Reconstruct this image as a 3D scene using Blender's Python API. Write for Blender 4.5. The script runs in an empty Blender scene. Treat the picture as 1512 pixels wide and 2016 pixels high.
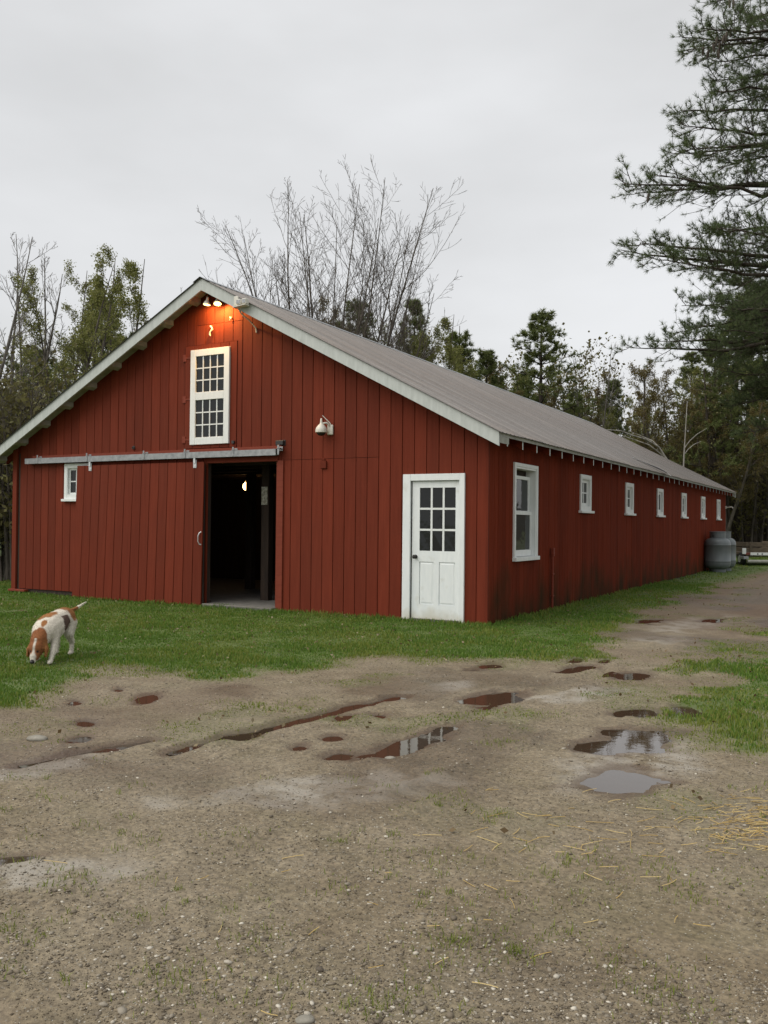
import bpy, bmesh, math, random
import numpy as np
from mathutils import Vector, Matrix

random.seed(7)
RNG = np.random.default_rng(11)
S = bpy.context.scene
COL = S.collection
R = math.radians

# ------------------------------------------------------------------ camera
F_PX, PITCH, ROLL, YAW = 1738.87, 0.013154, 0.010285, -0.508932     # for the 1512 x 2016 photograph
CAM = np.array([4.84085, -11.70321, 1.44234])
FW = np.array([math.sin(YAW)*math.cos(PITCH), math.cos(YAW)*math.cos(PITCH), math.sin(PITCH)])
RT0 = np.array([math.cos(YAW), -math.sin(YAW), 0.0]); UP0 = np.cross(RT0, FW)
RT = math.cos(ROLL)*RT0 + math.sin(ROLL)*UP0
UPV = -math.sin(ROLL)*RT0 + math.cos(ROLL)*UP0
cd = bpy.data.cameras.new('camera'); cam = bpy.data.objects.new('camera', cd); COL.objects.link(cam)
cd.sensor_fit = 'VERTICAL'; cd.sensor_height = 24.0; cd.lens = F_PX/2016*24.0
cd.clip_start = 0.05; cd.clip_end = 800
cam.matrix_world = Matrix(((RT[0], UPV[0], -FW[0], CAM[0]), (RT[1], UPV[1], -FW[1], CAM[1]),
                           (RT[2], UPV[2], -FW[2], CAM[2]), (0, 0, 0, 1)))
S.camera = cam

# ------------------------------------------------------------------ overcast sky, soft sun, exposure
SUN_EL, SUN_AZ = 52.0, 222.0           # azimuth clockwise from +Y: over the photographer's left shoulder
w = bpy.data.worlds.new('World'); S.world = w; w.use_nodes = True
nt = w.node_tree; nt.nodes.clear()
def wn(t, **kw):
    n = nt.nodes.new(t)
    for k, v in kw.items(): setattr(n, k, v)
    return n
sky = wn('ShaderNodeTexSky', sky_type='NISHITA', sun_disc=False, sun_elevation=R(SUN_EL), sun_rotation=R(SUN_AZ), air_density=1.0, dust_density=3.0)
tc = wn('ShaderNodeTexCoord')
mp = wn('ShaderNodeMapping'); mp.inputs['Scale'].default_value = (1.0, 1.0, 2.6); nt.links.new(tc.outputs['Generated'], mp.inputs['Vector'])
nz = wn('ShaderNodeTexNoise'); nz.inputs['Scale'].default_value = 1.7; nz.inputs['Detail'].default_value = 5; nz.inputs['Roughness'].default_value = .5
nt.links.new(mp.outputs['Vector'], nz.inputs['Vector'])
cr = wn('ShaderNodeValToRGB'); cr.color_ramp.elements[0].position = .30; cr.color_ramp.elements[1].position = .72
cr.color_ramp.elements[0].color = (3.70, 3.70, 3.67, 1); cr.color_ramp.elements[1].color = (4.95, 4.98, 5.02, 1)
nt.links.new(nz.outputs['Fac'], cr.inputs['Fac'])
mx = wn('ShaderNodeMix', data_type='RGBA'); mx.inputs[0].default_value = .93
nt.links.new(sky.outputs['Color'], mx.inputs[6]); nt.links.new(cr.outputs['Color'], mx.inputs[7])
bg = wn('ShaderNodeBackground'); bg.inputs['Strength'].default_value = 0.1
nt.links.new(mx.outputs[2], bg.inputs['Color'])
wo = wn('ShaderNodeOutputWorld'); nt.links.new(bg.outputs['Background'], wo.inputs['Surface'])
sl = bpy.data.lights.new('sun', 'SUN'); sl.energy = 1.5; sl.angle = R(70); sl.color = (1.0, .955, .87)
so = bpy.data.objects.new('sun', sl); COL.objects.link(so)
sd = Vector((math.sin(R(SUN_AZ))*math.cos(R(SUN_EL)), math.cos(R(SUN_AZ))*math.cos(R(SUN_EL)), math.sin(R(SUN_EL))))
so.rotation_euler = sd.to_track_quat('Z', 'Y').to_euler(); so.location = sd*60
S.view_settings.view_transform = 'Standard'; S.view_settings.look = 'None'
S.view_settings.exposure = 0.82; S.view_settings.gamma = 1.0; S.view_settings.use_curve_mapping = False
S.render.engine = 'CYCLES'; S.cycles.max_bounces = 6; S.cycles.diffuse_bounces = 3; S.cycles.glossy_bounces = 3
S.cycles.transmission_bounces = 2; S.cycles.use_denoising = True; S.cycles.caustics_reflective = False; S.cycles.caustics_refractive = False

# ------------------------------------------------------------------ photograph pixel -> direction, met with a known plane
def ray(u, v): return FW + RT*((u-756)/F_PX) - UPV*((v-1008)/F_PX)
def gnd(u, v, z=0.0):
    d = ray(u, v); t = (z-CAM[2])/d[2]; p = CAM+t*d; return np.array([p[0], p[1]])
def front(u, v, y=0.0):
    d = ray(u, v); t = (y-CAM[1])/d[1]; p = CAM+t*d; return p[0], p[2]
def side(u, v, x=0.0):
    d = ray(u, v); t = (x-CAM[0])/d[0]; p = CAM+t*d; return p[1], p[2]
def dep(u, v, t): return CAM+t*ray(u, v)

# ------------------------------------------------------------------ helpers
def tag(o, label=None, cat=None, group=None, kind=None):
    if label: o['label'] = label
    if cat: o['category'] = cat
    if group: o['group'] = group
    if kind: o['kind'] = kind
    return o
def link(o, parent=None):
    COL.objects.link(o)
    if parent is not None: o.parent = parent
    return o
def empty(name, loc=(0, 0, 0), rz=0.0, parent=None):
    o = bpy.data.objects.new(name, None); o.location = loc; o.rotation_euler = (0, 0, rz); o.empty_display_size = .2
    return link(o, parent)
class MB:
    def __init__(s): s.v = []; s.f = []
    def quadbox(s, pts):            # 8 points: bottom 4 then top 4
        b = len(s.v); s.v += [tuple(p) for p in pts]
        s.f += [tuple(b+i for i in q) for q in ((0, 3, 2, 1), (4, 5, 6, 7), (0, 1, 5, 4), (1, 2, 6, 5), (2, 3, 7, 6), (3, 0, 4, 7))]
        return s
    def box(s, x0, x1, y0, y1, z0, z1):
        return s.quadbox([(x0, y0, z0), (x1, y0, z0), (x1, y1, z0), (x0, y1, z0), (x0, y0, z1), (x1, y0, z1), (x1, y1, z1), (x0, y1, z1)])
    def prism(s, a, b):             # two matching rings
        n = len(a); o = len(s.v); s.v += [tuple(p) for p in a]+[tuple(p) for p in b]
        s.f += [tuple(range(o+n-1, o-1, -1)), tuple(range(o+n, o+2*n))]
        for i in range(n):
            j = (i+1) % n; s.f.append((o+i, o+j, o+n+j, o+n+i))
        return s
    def tube(s, pts, rad, n=8, caps=True):
        pts = [Vector(p) for p in pts]; rad = [rad]*len(pts) if not hasattr(rad, '__len__') else rad
        o = len(s.v); t0 = (pts[1]-pts[0]).normalized()
        u = t0.orthogonal().normalized()
        for i, p in enumerate(pts):
            t = (pts[min(i+1, len(pts)-1)]-pts[max(i-1, 0)]).normalized()
            u = (u-t*u.dot(t)).normalized(); vv = t.cross(u)
            for k in range(n):
                a = 2*math.pi*k/n; s.v.append(tuple(p+(u*math.cos(a)+vv*math.sin(a))*rad[i]))
        for i in range(len(pts)-1):
            for k in range(n):
                j = (k+1) % n; s.f.append((o+i*n+k, o+i*n+j, o+(i+1)*n+j, o+(i+1)*n+k))
        if caps:
            s.f.append(tuple(range(o+n-1, o-1, -1))); e = o+(len(pts)-1)*n; s.f.append(tuple(range(e, e+n)))
        return s
    def lathe(s, prof, n=32, c=(0, 0, 0), ax=(0, 0, 1)):     # prof: (r, h) pairs along ax
        q = Vector((0, 0, 1)).rotation_difference(Vector(ax)); o = len(s.v); c = Vector(c)
        for r, h in prof:
            for k in range(n):
                a = 2*math.pi*k/n; s.v.append(tuple(c+q @ Vector((r*math.cos(a), r*math.sin(a), h))))
        for i in range(len(prof)-1):
            for k in range(n):
                j = (k+1) % n; s.f.append((o+i*n+k, o+i*n+j, o+(i+1)*n+j, o+(i+1)*n+k))
        s.f.append(tuple(range(o+n-1, o-1, -1))); e = o+(len(prof)-1)*n; s.f.append(tuple(range(e, e+n)))
        return s
    def build(s, name, mat, parent=None, smooth=False, bevel=0.0):
        me = bpy.data.meshes.new(name); me.from_pydata(s.v, [], s.f)
        bm = bmesh.new(); bm.from_mesh(me); bmesh.ops.recalc_face_normals(bm, faces=bm.faces)
        if bevel: bmesh.ops.bevel(bm, geom=list(bm.edges), offset=bevel, segments=1, affect='EDGES', clamp_overlap=True)
        bm.to_mesh(me); bm.free()
        me.materials.append(mat)
        if smooth:
            me.polygons.foreach_set('use_smooth', [True]*len(me.polygons))
            try: me.set_sharp_from_angle(angle=R(smooth if smooth is not True else 50))
            except Exception: pass
        return link(bpy.data.objects.new(name, me), parent)
def np_mesh(name, v, f, mat, parent=None, smooth=False, attrs=None, do_link=True):
    v = np.ascontiguousarray(v, np.float32); f = np.ascontiguousarray(f, np.int32); k = f.shape[1]
    me = bpy.data.meshes.new(name); me.vertices.add(len(v)); me.vertices.foreach_set('co', v.ravel())
    me.loops.add(f.size); me.loops.foreach_set('vertex_index', f.ravel())
    me.polygons.add(len(f)); me.polygons.foreach_set('loop_start', np.arange(0, f.size, k, dtype=np.int32))
    if smooth: me.polygons.foreach_set('use_smooth', np.ones(len(f), bool))
    for an, av in (attrs or {}).items():
        if av.ndim == 1:
            a = me.attributes.new(an, 'FLOAT', 'POINT'); a.data.foreach_set('value', av.astype(np.float32))
        else:
            a = me.color_attributes.new(an, 'FLOAT_COLOR', 'POINT'); a.data.foreach_set('color', np.c_[av, np.ones(len(av))].astype(np.float32).ravel())
    me.update(); me.validate(); me.materials.append(mat)
    o = bpy.data.objects.new(name, me)
    return link(o, parent) if do_link else o
def inst(mesh, name, parent=None, loc=(0, 0, 0), rz=0.0, sc=1.0):
    o = bpy.data.objects.new(name, mesh); o.location = loc; o.rotation_euler = (0, 0, rz)
    o.scale = (sc, sc, sc) if not hasattr(sc, '__len__') else sc
    return link(o, parent)

# value noise for shaping
def _h(ix, iy, sd):
    h = (ix.astype(np.int64)*374761393 + iy.astype(np.int64)*668265263 + sd*974634777) & 0xffffffff
    h = ((h ^ (h >> 13))*1274126177) & 0xffffffff
    return ((h ^ (h >> 16)) & 0xffff)/65535.0
def vn(x, y, sd=0):
    x = np.asarray(x, float); y = np.asarray(y, float); ix = np.floor(x); iy = np.floor(y); fx = x-ix; fy = y-iy
    fx = fx*fx*(3-2*fx); fy = fy*fy*(3-2*fy)
    a = _h(ix, iy, sd); b = _h(ix+1, iy, sd); c = _h(ix, iy+1, sd); d = _h(ix+1, iy+1, sd)
    return (a*(1-fx)+b*fx)*(1-fy)+(c*(1-fx)+d*fx)*fy
def fbm(x, y, sd=0, o=4):
    t = 0; a = .5; n = 0
    for i in range(o): t = t+a*vn(x*2**i, y*2**i, sd+i*17); n += a; a *= .5
    return t/n
def sstep(e0, e1, x):
    t = np.clip((x-e0)/(e1-e0), 0, 1); return t*t*(3-2*t)

# ------------------------------------------------------------------ materials
class NM:
    def __init__(s, name):
        s.m = bpy.data.materials.new(name); s.m.use_nodes = True; s.t = s.m.node_tree; s.t.nodes.clear()
        s.out = s.n('ShaderNodeOutputMaterial')
    def n(s, t, **kw):
        x = s.t.nodes.new(t)
        for k, v in kw.items():
            if k.startswith('i_'): x.inputs[k[2:].replace('_', ' ')].default_value = v
            else: setattr(x, k, v)
        return x
    def l(s, a, b): s.t.links.new(a, b)
    def obj(s, scale=(1, 1, 1)):
        c = s.n('ShaderNodeTexCoord'); m = s.n('ShaderNodeMapping'); m.inputs['Scale'].default_value = scale
        s.l(c.outputs['Object'], m.inputs['Vector']); return m.outputs['Vector']
    def noise(s, vec, scale, detail=4, rough=.55):
        x = s.n('ShaderNodeTexNoise', i_Scale=scale, i_Detail=detail, i_Roughness=rough)
        if vec is not None: s.l(vec, x.inputs['Vector'])
        return x.outputs['Fac']
    def ramp(s, fac, stops):
        x = s.n('ShaderNodeValToRGB'); e = x.color_ramp.elements
        while len(e) < len(stops): e.new(.5)
        for i, (p, c) in enumerate(stops):
            e[i].position = p; e[i].color = (*c, 1) if hasattr(c, '__len__') else (c, c, c, 1)
        s.l(fac, x.inputs['Fac']); return x.outputs['Color']
    def mix(s, fac, a, b, mode='MIX'):
        x = s.n('ShaderNodeMix', data_type='RGBA', blend_type=mode)
        for sock, val in ((x.inputs[0], fac), (x.inputs[6], a), (x.inputs[7], b)):
            if hasattr(val, 'is_linked') or hasattr(val, 'links'): s.l(val, sock)
            elif hasattr(val, '__len__'): sock.default_value = (*val, 1)
            else: sock.default_value = val
        return x.outputs[2]
    def math(s, op, a, b=None, clamp=False):
        x = s.n('ShaderNodeMath', operation=op, use_clamp=clamp)
        for i, val in enumerate((a, b)):
            if val is None: continue
            if hasattr(val, 'links'): s.l(val, x.inputs[i])
            else: x.inputs[i].default_value = val
        return x.outputs[0]
    def attr(s, name):
        x = s.n('ShaderNodeAttribute', attribute_name=name); return x
    def bump(s, h, strength=.3, dist=.01):
        x = s.n('ShaderNodeBump', i_Strength=strength, i_Distance=dist); s.l(h, x.inputs['Height']); return x.outputs['Normal']
    def done(s, col, rough=.6, metal=0.0, bump=None, spec=.5, emit=None, estr=0.0):
        p = s.n('ShaderNodeBsdfPrincipled'); p.inputs['Metallic'].default_value = metal; p.inputs['Specular IOR Level'].default_value = spec
        for sock, val in ((p.inputs['Base Color'], col), (p.inputs['Roughness'], rough)):
            if hasattr(val, 'links'): s.l(val, sock)
            else: sock.default_value = (*val, 1) if hasattr(val, '__len__') else val
        if bump is not None: s.l(bump, p.inputs['Normal'])
        if emit: p.inputs['Emission Color'].default_value = (*emit, 1); p.inputs['Emission Strength'].default_value = estr
        s.l(p.outputs['BSDF'], s.out.inputs['Surface']); return s.m

def sep_z(m):
    c = m.n('ShaderNodeTexCoord'); x = m.n('ShaderNodeSeparateXYZ'); m.l(c.outputs['Object'], x.inputs[0]); return x.outputs[2], x.outputs[1]
def red_paint(name, mildew=0.0, spec=.12):
    m = NM(name); v = m.obj((22, 22, 1.4)); g = m.noise(v, 1.0, 5, .6); v2 = m.obj(); big = m.noise(v2, .9, 3)
    col = m.ramp(g, [(.25, (.128, .0225, .0105)), (.55, (.158, .0280, .0130)), (.8, (.185, .0350, .0170))])
    oi = m.n('ShaderNodeObjectInfo')
    tone = m.ramp(oi.outputs['Random'], [(0, .82), (1, 1.12)])
    col = m.mix(1.0, col, tone, 'MULTIPLY')
    col = m.mix(m.ramp(big, [(.35, 0.0), (.75, .30)]), col, (.105, .028, .017))
    # peeled and grimy flecks
    fl = m.noise(m.obj((40, 40, 9)), 1.0, 2); col = m.mix(m.ramp(fl, [(.72, 0.0), (.78, .5)]), col, (.09, .03, .02))
    if mildew:
        z, _ = sep_z(m)
        h = m.math('ADD', m.math('MULTIPLY', m.noise(m.obj((2.2, 1.6, .8)), 1.3, 4), 2.7), -.55)
        k = m.math('SUBTRACT', h, m.math('MULTIPLY', z, 1.15)); k = m.math('MULTIPLY', k, mildew, clamp=True)
        col = m.mix(k, col, (.045, .024, .012))
    b = m.bump(m.math('ADD', g, m.math('MULTIPLY', fl, .5)), .35, .004)
    return m.done(col, m.ramp(g, [(0, .78), (1, .66)]), bump=b, spec=spec)
M = {}
M['red'] = red_paint('red_barn_paint')
M['red_side'] = red_paint('red_barn_paint_mildewed', 1.0, .02)
m = NM('red_trim'); M['red_trim'] = m.done(m.ramp(m.noise(m.obj((6, 6, 30)), 1), [(.3, (.165, .030, .015)), (.7, (.20, .042, .022))]), .6, spec=.2)
def white_paint(name, a, b, dirt=(.42, .40, .30), lo=False):
    m = NM(name); g = m.noise(m.obj((14, 14, 3)), 1.2, 4); col = m.ramp(g, [(.3, a), (.7, b)])
    fl = m.noise(m.obj(), 5, 4); col = m.mix(m.ramp(fl, [(.6, 0.0), (.85, .45)]), col, dirt)
    if lo:
        z, _ = sep_z(m); k = m.math('SUBTRACT', m.math('MULTIPLY', m.noise(m.obj(), 3, 3), .4), m.math('MULTIPLY', z, 1.1))
        col = m.mix(m.math('MULTIPLY', k, 3.0, clamp=True), col, (.40, .35, .20))
    return m.done(col, .45, bump=m.bump(g, .15, .003))
M['white'] = white_paint('white_trim_paint', (.70, .73, .72), (.78, .80, .79))
M['door_white'] = white_paint('white_door_paint', (.72, .76, .77), (.80, .83, .83), lo=True)
M['rake'] = white_paint('weathered_white_rake_paint', (.42, .45, .43), (.52, .55, .53), (.28, .30, .24))
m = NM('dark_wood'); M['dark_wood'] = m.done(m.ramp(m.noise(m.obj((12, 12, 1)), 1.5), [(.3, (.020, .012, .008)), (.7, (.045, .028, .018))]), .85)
m = NM('weathered_plank'); M['plank'] = m.done(m.ramp(m.noise(m.obj((3, 20, 20)), 1.5), [(.3, (.06, .045, .03)), (.7, (.14, .11, .075))]), .85)
m = NM('soffit_board'); M['soffit'] = m.done(m.ramp(m.noise(m.obj((4, 4, 4)), 2), [(.3, (.26, .26, .23)), (.7, (.40, .40, .36))]), .7)
m = NM('window_glass'); v = m.obj(); M['glass'] = m.done((.012, .014, .015), .04, bump=m.bump(m.noise(v, 5.0, 2), .12, .02), spec=.4)
m = NM('galvanised_steel'); g = m.noise(m.obj(), 14, 4); M['galv'] = m.done(m.ramp(g, [(.3, (.22, .23, .24)), (.7, (.36, .37, .38))]), .45, metal=.55)
m = NM('bright_steel'); M['steel'] = m.done((.60, .62, .63), .35, metal=.6)
m = NM('black_iron'); M['iron'] = m.done((.018, .016, .015), .5)
# metal roofing
m = NM('ribbed_metal_roofing'); v = m.obj((.22, 9.0, .22)); st = m.noise(v, 1.0, 4, .7); pt = m.noise(m.obj(), 1.4, 5); sp = m.noise(m.obj(), 30, 3)
col = m.ramp(st, [(.34, (.078, .068, .062)), (.50, (.130, .119, .112)), (.66, (.195, .184, .177))])
col = m.mix(m.ramp(pt, [(.42, 0.0), (.75, .55)]), col, (.165, .132, .112))
oi = m.n('ShaderNodeObjectInfo'); col = m.mix(1.0, col, m.ramp(oi.outputs['Random'], [(0, .86), (1, 1.08)]), 'MULTIPLY')
M['roof'] = m.done(col, m.ramp(sp, [(.3, .34), (.7, .48)]), metal=.5, bump=m.bump(sp, .1, .003))
m = NM('concrete'); g = m.noise(m.obj(), 9, 6); M['concrete'] = m.done(m.ramp(g, [(.3, (.10, .095, .085)), (.7, (.18, .17, .155))]), .85, bump=m.bump(g, .4, .006))
m = NM('camera_plastic'); M['plastic'] = m.done(m.ramp(m.noise(m.obj(), 20), [(.3, (.60, .58, .50)), (.7, (.70, .68, .62))]), .4)
m = NM('bulb_glow'); M['bulb'] = m.done((.9, .7, .4), .3, emit=(1.0, .62, .22), estr=3.2)
m = NM('hot_bulb_glow'); M['bulb2'] = m.done((.9, .7, .4), .3, emit=(1.0, .60, .22), estr=6.0)
m = NM('tank_paint'); g = m.noise(m.obj((3, 3, 1)), 3, 4); M['tank'] = m.done(m.ramp(g, [(.3, (.105, .125, .130)), (.7, (.140, .160, .165))]), .38, bump=m.bump(m.noise(m.obj(), 40), .04, .002))
m = NM('paper'); M['paper'] = m.done(m.ramp(m.noise(m.obj((1, 1, 1)), 22, 3), [(.42, (.30, .28, .22)), (.60, (.62, .60, .52))]), .8)
m = NM('rust_red'); M['rust'] = m.done(m.ramp(m.noise(m.obj(), 8), [(.3, (.08, .022, .014)), (.7, (.20, .05, .03))]), .7)
m = NM('rubber'); M['rubber'] = m.done((.012, .012, .012), .8)
m = NM('stone'); g = m.noise(m.obj(), 18, 5); M['stone'] = m.done(m.ramp(g, [(.3, (.15, .14, .115)), (.7, (.30, .28, .235))]), .8, bump=m.bump(g, .5, .01))
def bark(name, a, b, sc=9):
    m = NM(name); g = m.noise(m.obj((sc, sc, sc*.25)), 1.0, 5, .65); return m.done(m.ramp(g, [(.3, a), (.7, b)]), .9, bump=m.bump(g, .8, .02), spec=.2)
M['bark'] = bark('grey_bark', (.052, .044, .036), (.140, .122, .102))
M['bark_pale'] = bark('pale_grey_bark', (.075, .068, .060), (.20, .185, .165))
M['pine_bark'] = bark('pine_bark', (.030, .024, .019), (.085, .070, .058))
M['birch'] = bark('white_birch_bark', (.14, .125, .11), (.46, .44, .40), 5)
def leaf(name, c0, c1, c2, trans=.3, rough=.6):
    m = NM(name); g = m.n('ShaderNodeNewGeometry'); col = m.ramp(g.outputs['Random Per Island'], [(0, c0), (.5, c1), (1, c2)])
    d = m.n('ShaderNodeBsdfPrincipled', i_Roughness=rough); d.inputs['Specular IOR Level'].default_value = .25; m.l(col, d.inputs['Base Color'])
    t = m.n('ShaderNodeBsdfTranslucent'); m.l(col, t.inputs['Color']); x = m.n('ShaderNodeMixShader', i_Fac=trans)
    m.l(d.outputs[0], x.inputs[1]); m.l(t.outputs[0], x.inputs[2]); m.l(x.outputs[0], m.out.inputs['Surface']); return m.m
M['needle'] = leaf('pine_needles', (.085, .110, .034), (.138, .168, .055), (.195, .215, .080), .38)
M['needle_near'] = leaf('near_pine_needles', (.060, .090, .038), (.105, .145, .060), (.160, .190, .090), .35)
M['bud'] = leaf('budding_leaves', (.130, .150, .036), (.200, .210, .060), (.27, .26, .095), .4)
M['bud_brown'] = leaf('reddish_budding_leaves', (.120, .080, .032), (.160, .130, .046), (.190, .175, .062), .4)
M['brush'] = leaf('brush_leaves', (.075, .066, .025), (.125, .110, .042), (.180, .175, .065), .4)
M['grass'] = leaf('lawn_grass', (.070, .140, .020), (.112, .200, .030), (.165, .250, .048), .35, .5)
M['grass_edge'] = leaf('yellowish_grass', (.130, .175, .026), (.190, .230, .040), (.265, .285, .080), .35, .5)
M['litter'] = leaf('leaf_litter', (.10, .065, .03), (.17, .12, .06), (.28, .24, .15), .1)
M['straw'] = leaf('straw', (.40, .27, .09), (.54, .38, .14), (.66, .52, .25), .1)
m = NM('pebbles'); g = m.n('ShaderNodeNewGeometry')
M['pebble'] = m.done(m.ramp(g.outputs['Random Per Island'], [(0, (.085, .068, .048)), (.4, (.165, .134, .094)), (.78, (.235, .205, .160)), (1, (.56, .52, .44))]), .75)
m = NM('mud_crumbs'); g = m.n('ShaderNodeNewGeometry')
M['crumb'] = m.done(m.ramp(g.outputs['Random Per Island'], [(0, (.050, .036, .022)), (.55, (.110, .084, .052)), (.85, (.20, .165, .110)), (1, (.40, .35, .26))]), .8)
# muddy ground
m = NM('muddy_gravel_ground'); v = m.obj()
n1 = m.noise(v, .55, 4); n2 = m.noise(v, 4.0, 6, .65); n3 = m.noise(v, 38, 5, .7)
col = m.ramp(n2, [(.25, (.108, .080, .046)), (.5, (.178, .140, .088)), (.75, (.248, .204, .140))])
col = m.mix(m.ramp(n1, [(.35, 0.0), (.70, .55)]), col, (.236, .198, .140))
n5 = m.noise(m.obj((1.3, 2.2, 1)), .9, 5, .6)
col = m.mix(m.ramp(n5, [(.50, 0.0), (.72, .5)]), col, (.135, .118, .062))
col = m.mix(1.0, col, m.ramp(n3, [(.28, .42), (.5, .98), (.74, 1.60)]), 'MULTIPLY')
vo = m.n('ShaderNodeTexVoronoi', i_Scale=95.0); m.l(v, vo.inputs['Vector'])
chip = m.math('LESS_THAN', vo.outputs['Distance'], .30)
vs = m.n('ShaderNodeSeparateColor'); m.l(vo.outputs['Color'], vs.inputs[0])
chip = m.math('MULTIPLY', chip, m.math('GREATER_THAN', vs.outputs[0], .72))
col = m.mix(chip, col, m.ramp(vs.outputs[1], [(0, (.16, .145, .12)), (1, (.40, .37, .31))]))
pl = m.attr('pale').outputs['Fac']; col = m.mix(m.math('MULTIPLY', pl, m.ramp(n2, [(.38, 0.0), (.55, 1.0)])), col, (.34, .315, .275))
wet = m.attr('wet').outputs['Fac']; gr = m.attr('grass').outputs['Fac']; br = m.attr('brown').outputs['Fac']
col = m.mix(m.math('MULTIPLY', br, .75), col, (.105, .060, .036))
col = m.mix(wet, col, m.mix(1.0, col, (.62, .57, .53), 'MULTIPLY'))
col = m.mix(gr, col, m.ramp(n2, [(.3, (.065, .095, .022)), (.7, (.105, .150, .034))]))
ro = m.math('SUBTRACT', m.math('SUBTRACT', .86, m.math('MULTIPLY', wet, .52)), m.math('MULTIPLY', m.ramp(n1, [(.4, 0.0), (.75, 1.0)]), .14))
hb = m.math('ADD', m.math('ADD', m.math('MULTIPLY', n3, .9), m.math('MULTIPLY', n2, 1.2)), m.math('MULTIPLY', chip, .25))
M['ground'] = m.done(col, ro, bump=m.bump(hb, .75, .016), spec=.45)
m = NM('puddle_water'); v = m.obj(); M['water'] = m.done((.050, .034, .022), .025, bump=m.bump(m.noise(v, 9, 3), .035, .01), spec=.5)
m = NM('dark_backdrop'); M['backdrop'] = m.done(m.ramp(m.noise(m.obj(), .8, 6), [(.3, (.020, .018, .010)), (.7, (.055, .045, .026))]), .95)
m = NM('dog_fur'); a = m.attr('fur'); g = m.noise(m.obj(), 55, 3)
M['fur'] = m.done(m.mix(1.0, a.outputs['Color'], m.ramp(g, [(.25, .78), (.7, 1.06)]), 'MULTIPLY'), .8, bump=m.bump(g, .5, .008), spec=.2)

# ------------------------------------------------------------------ ground with ruts and puddles
def ell(u, v, hw, hh, ang=0.0):
    """an ellipse drawn on the photograph's ground -> centre and two ground axes"""
    c = gnd(u, v); ca, sa = math.cos(R(ang)), math.sin(R(ang))
    a = gnd(u+hw*ca, v-hw*sa)-c; b = gnd(u+hh*sa, v+hh*ca)-c
    return c, np.array([a, b]).T
PUD = [  # u, v, half width, half height, tilt, label
    (147, 1382, 17, 7, 5, 'small brown puddle near the dog at the left edge of the drive'),
    (171, 1422, 20, 6, 0, 'oval brown puddle between the pale rock and the lawn'),
    (157, 1455, 20, 6, 8, 'small brown puddle just right of the pale rock'),
    (290, 1374, 34, 10, 18, 'brown puddle beside the weeds at the edge of the lawn'),
    (234, 1357, 12, 4, 0, 'tiny brown puddle closest to the lawn on the left'),
    (679, 1411, 25, 7, 5, 'brown puddle just below the long water-filled rut'),
    (750, 1409, 18, 4, 0, 'narrow brown puddle right of the rut in the middle'),
    (656, 1451, 17, 6, 0, 'dim brown puddle in the middle of the drive'),
    (591, 1471, 18, 7, 5, 'round brown puddle near the wide pool of the rut'),
    (664, 1487, 24, 8, 5, 'brown puddle left of the one mirroring the white door'),
    (810, 1464, 82, 16, 17, 'long puddle mirroring the white door and its panes'),
    (969, 1376, 60, 12, 8, 'reddish puddle in the drive below the barn corner'),
    (965, 1312, 32, 6, 5, 'thin reddish puddle along the lawn edge by the corner'),
    (1135, 1318, 32, 6, 5, 'red-brown puddle where the lawn meets the side track'),
    (1133, 1300, 18, 4, 5, 'sliver of brown water nearest the side lawn'),
    (1190, 1301, 12, 5, 5, 'small dark puddle near the start of the side track'),
    (1247, 1329, 42, 9, 0, 'dark red puddle at the edge of the right-hand grass'),
    (1352, 1401, 27, 11, -10, 'dark puddle inside the right-hand grass patch'),
    (1257, 1402, 34, 9, 0, 'muddy glinting puddle left of the right-hand grass'),
    (1252, 1458, 84, 25, 4, 'broad pale puddle reflecting the sky, the farther of two'),
    (1222, 1538, 80, 27, 6, 'broad pale puddle reflecting the sky, the nearer of two'),
    (1277, 1222, 28, 5, 0, 'thin brown puddle on the track beside the long wall'),
    (1402, 1222, 26, 4, 2, 'small shining puddle in the pale mud of the side track'),
    (30, 1690, 70, 9, 6, 'thin film of water at the left edge of the drive'),
]
RUT = [([(40, 1506), (130, 1488), (220, 1472), (300, 1457)], 5.5, 'thin water-filled rut at the left of the drive'),
       ([(335, 1482), (400, 1464), (470, 1448), (540, 1431), (620, 1410), (700, 1390), (790, 1370)], 6.5, 'long water-filled tyre rut across the drive')]
PE = [(ell(*p[:5]), p) for p in PUD]
RW = []
for pts, hw, lab in RUT:
    RW.append((np.array([gnd(*p) for p in pts]), .085, lab))
RUT_POOL = ell(470, 1448, 38, 11, 12)
PE2 = PE+[(RUT_POOL, None)]
def seg_dist(x, y, P):
    d = np.full(x.shape, 1e9)
    for a, b in zip(P[:-1], P[1:]):
        ab = b-a; t = np.clip(((x-a[0])*ab[0]+(y-a[1])*ab[1])/(ab@ab), 0, 1)
        d = np.minimum(d, np.hypot(x-a[0]-t*ab[0], y-a[1]-t*ab[1]))
    return d
def pud_mask(x, y):
    e = np.full(x.shape, 9.0); nzv = (fbm(x*4.6, y*4.6, 5, 5)-.5)*2.1
    for (c, A), _ in PE2:
        Ai = np.linalg.inv(A); q0 = Ai[0, 0]*(x-c[0])+Ai[0, 1]*(y-c[1]); q1 = Ai[1, 0]*(x-c[0])+Ai[1, 1]*(y-c[1])
        e = np.minimum(e, np.hypot(q0, q1))
    for P, hw, _ in RW:
        e = np.minimum(e, seg_dist(x, y, P)/(hw*.85)+.02+.5*(vn(x*1.5, y*1.5, 12)-.4))
    return e+nzv*np.clip(e, .3, 1.0)
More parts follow.
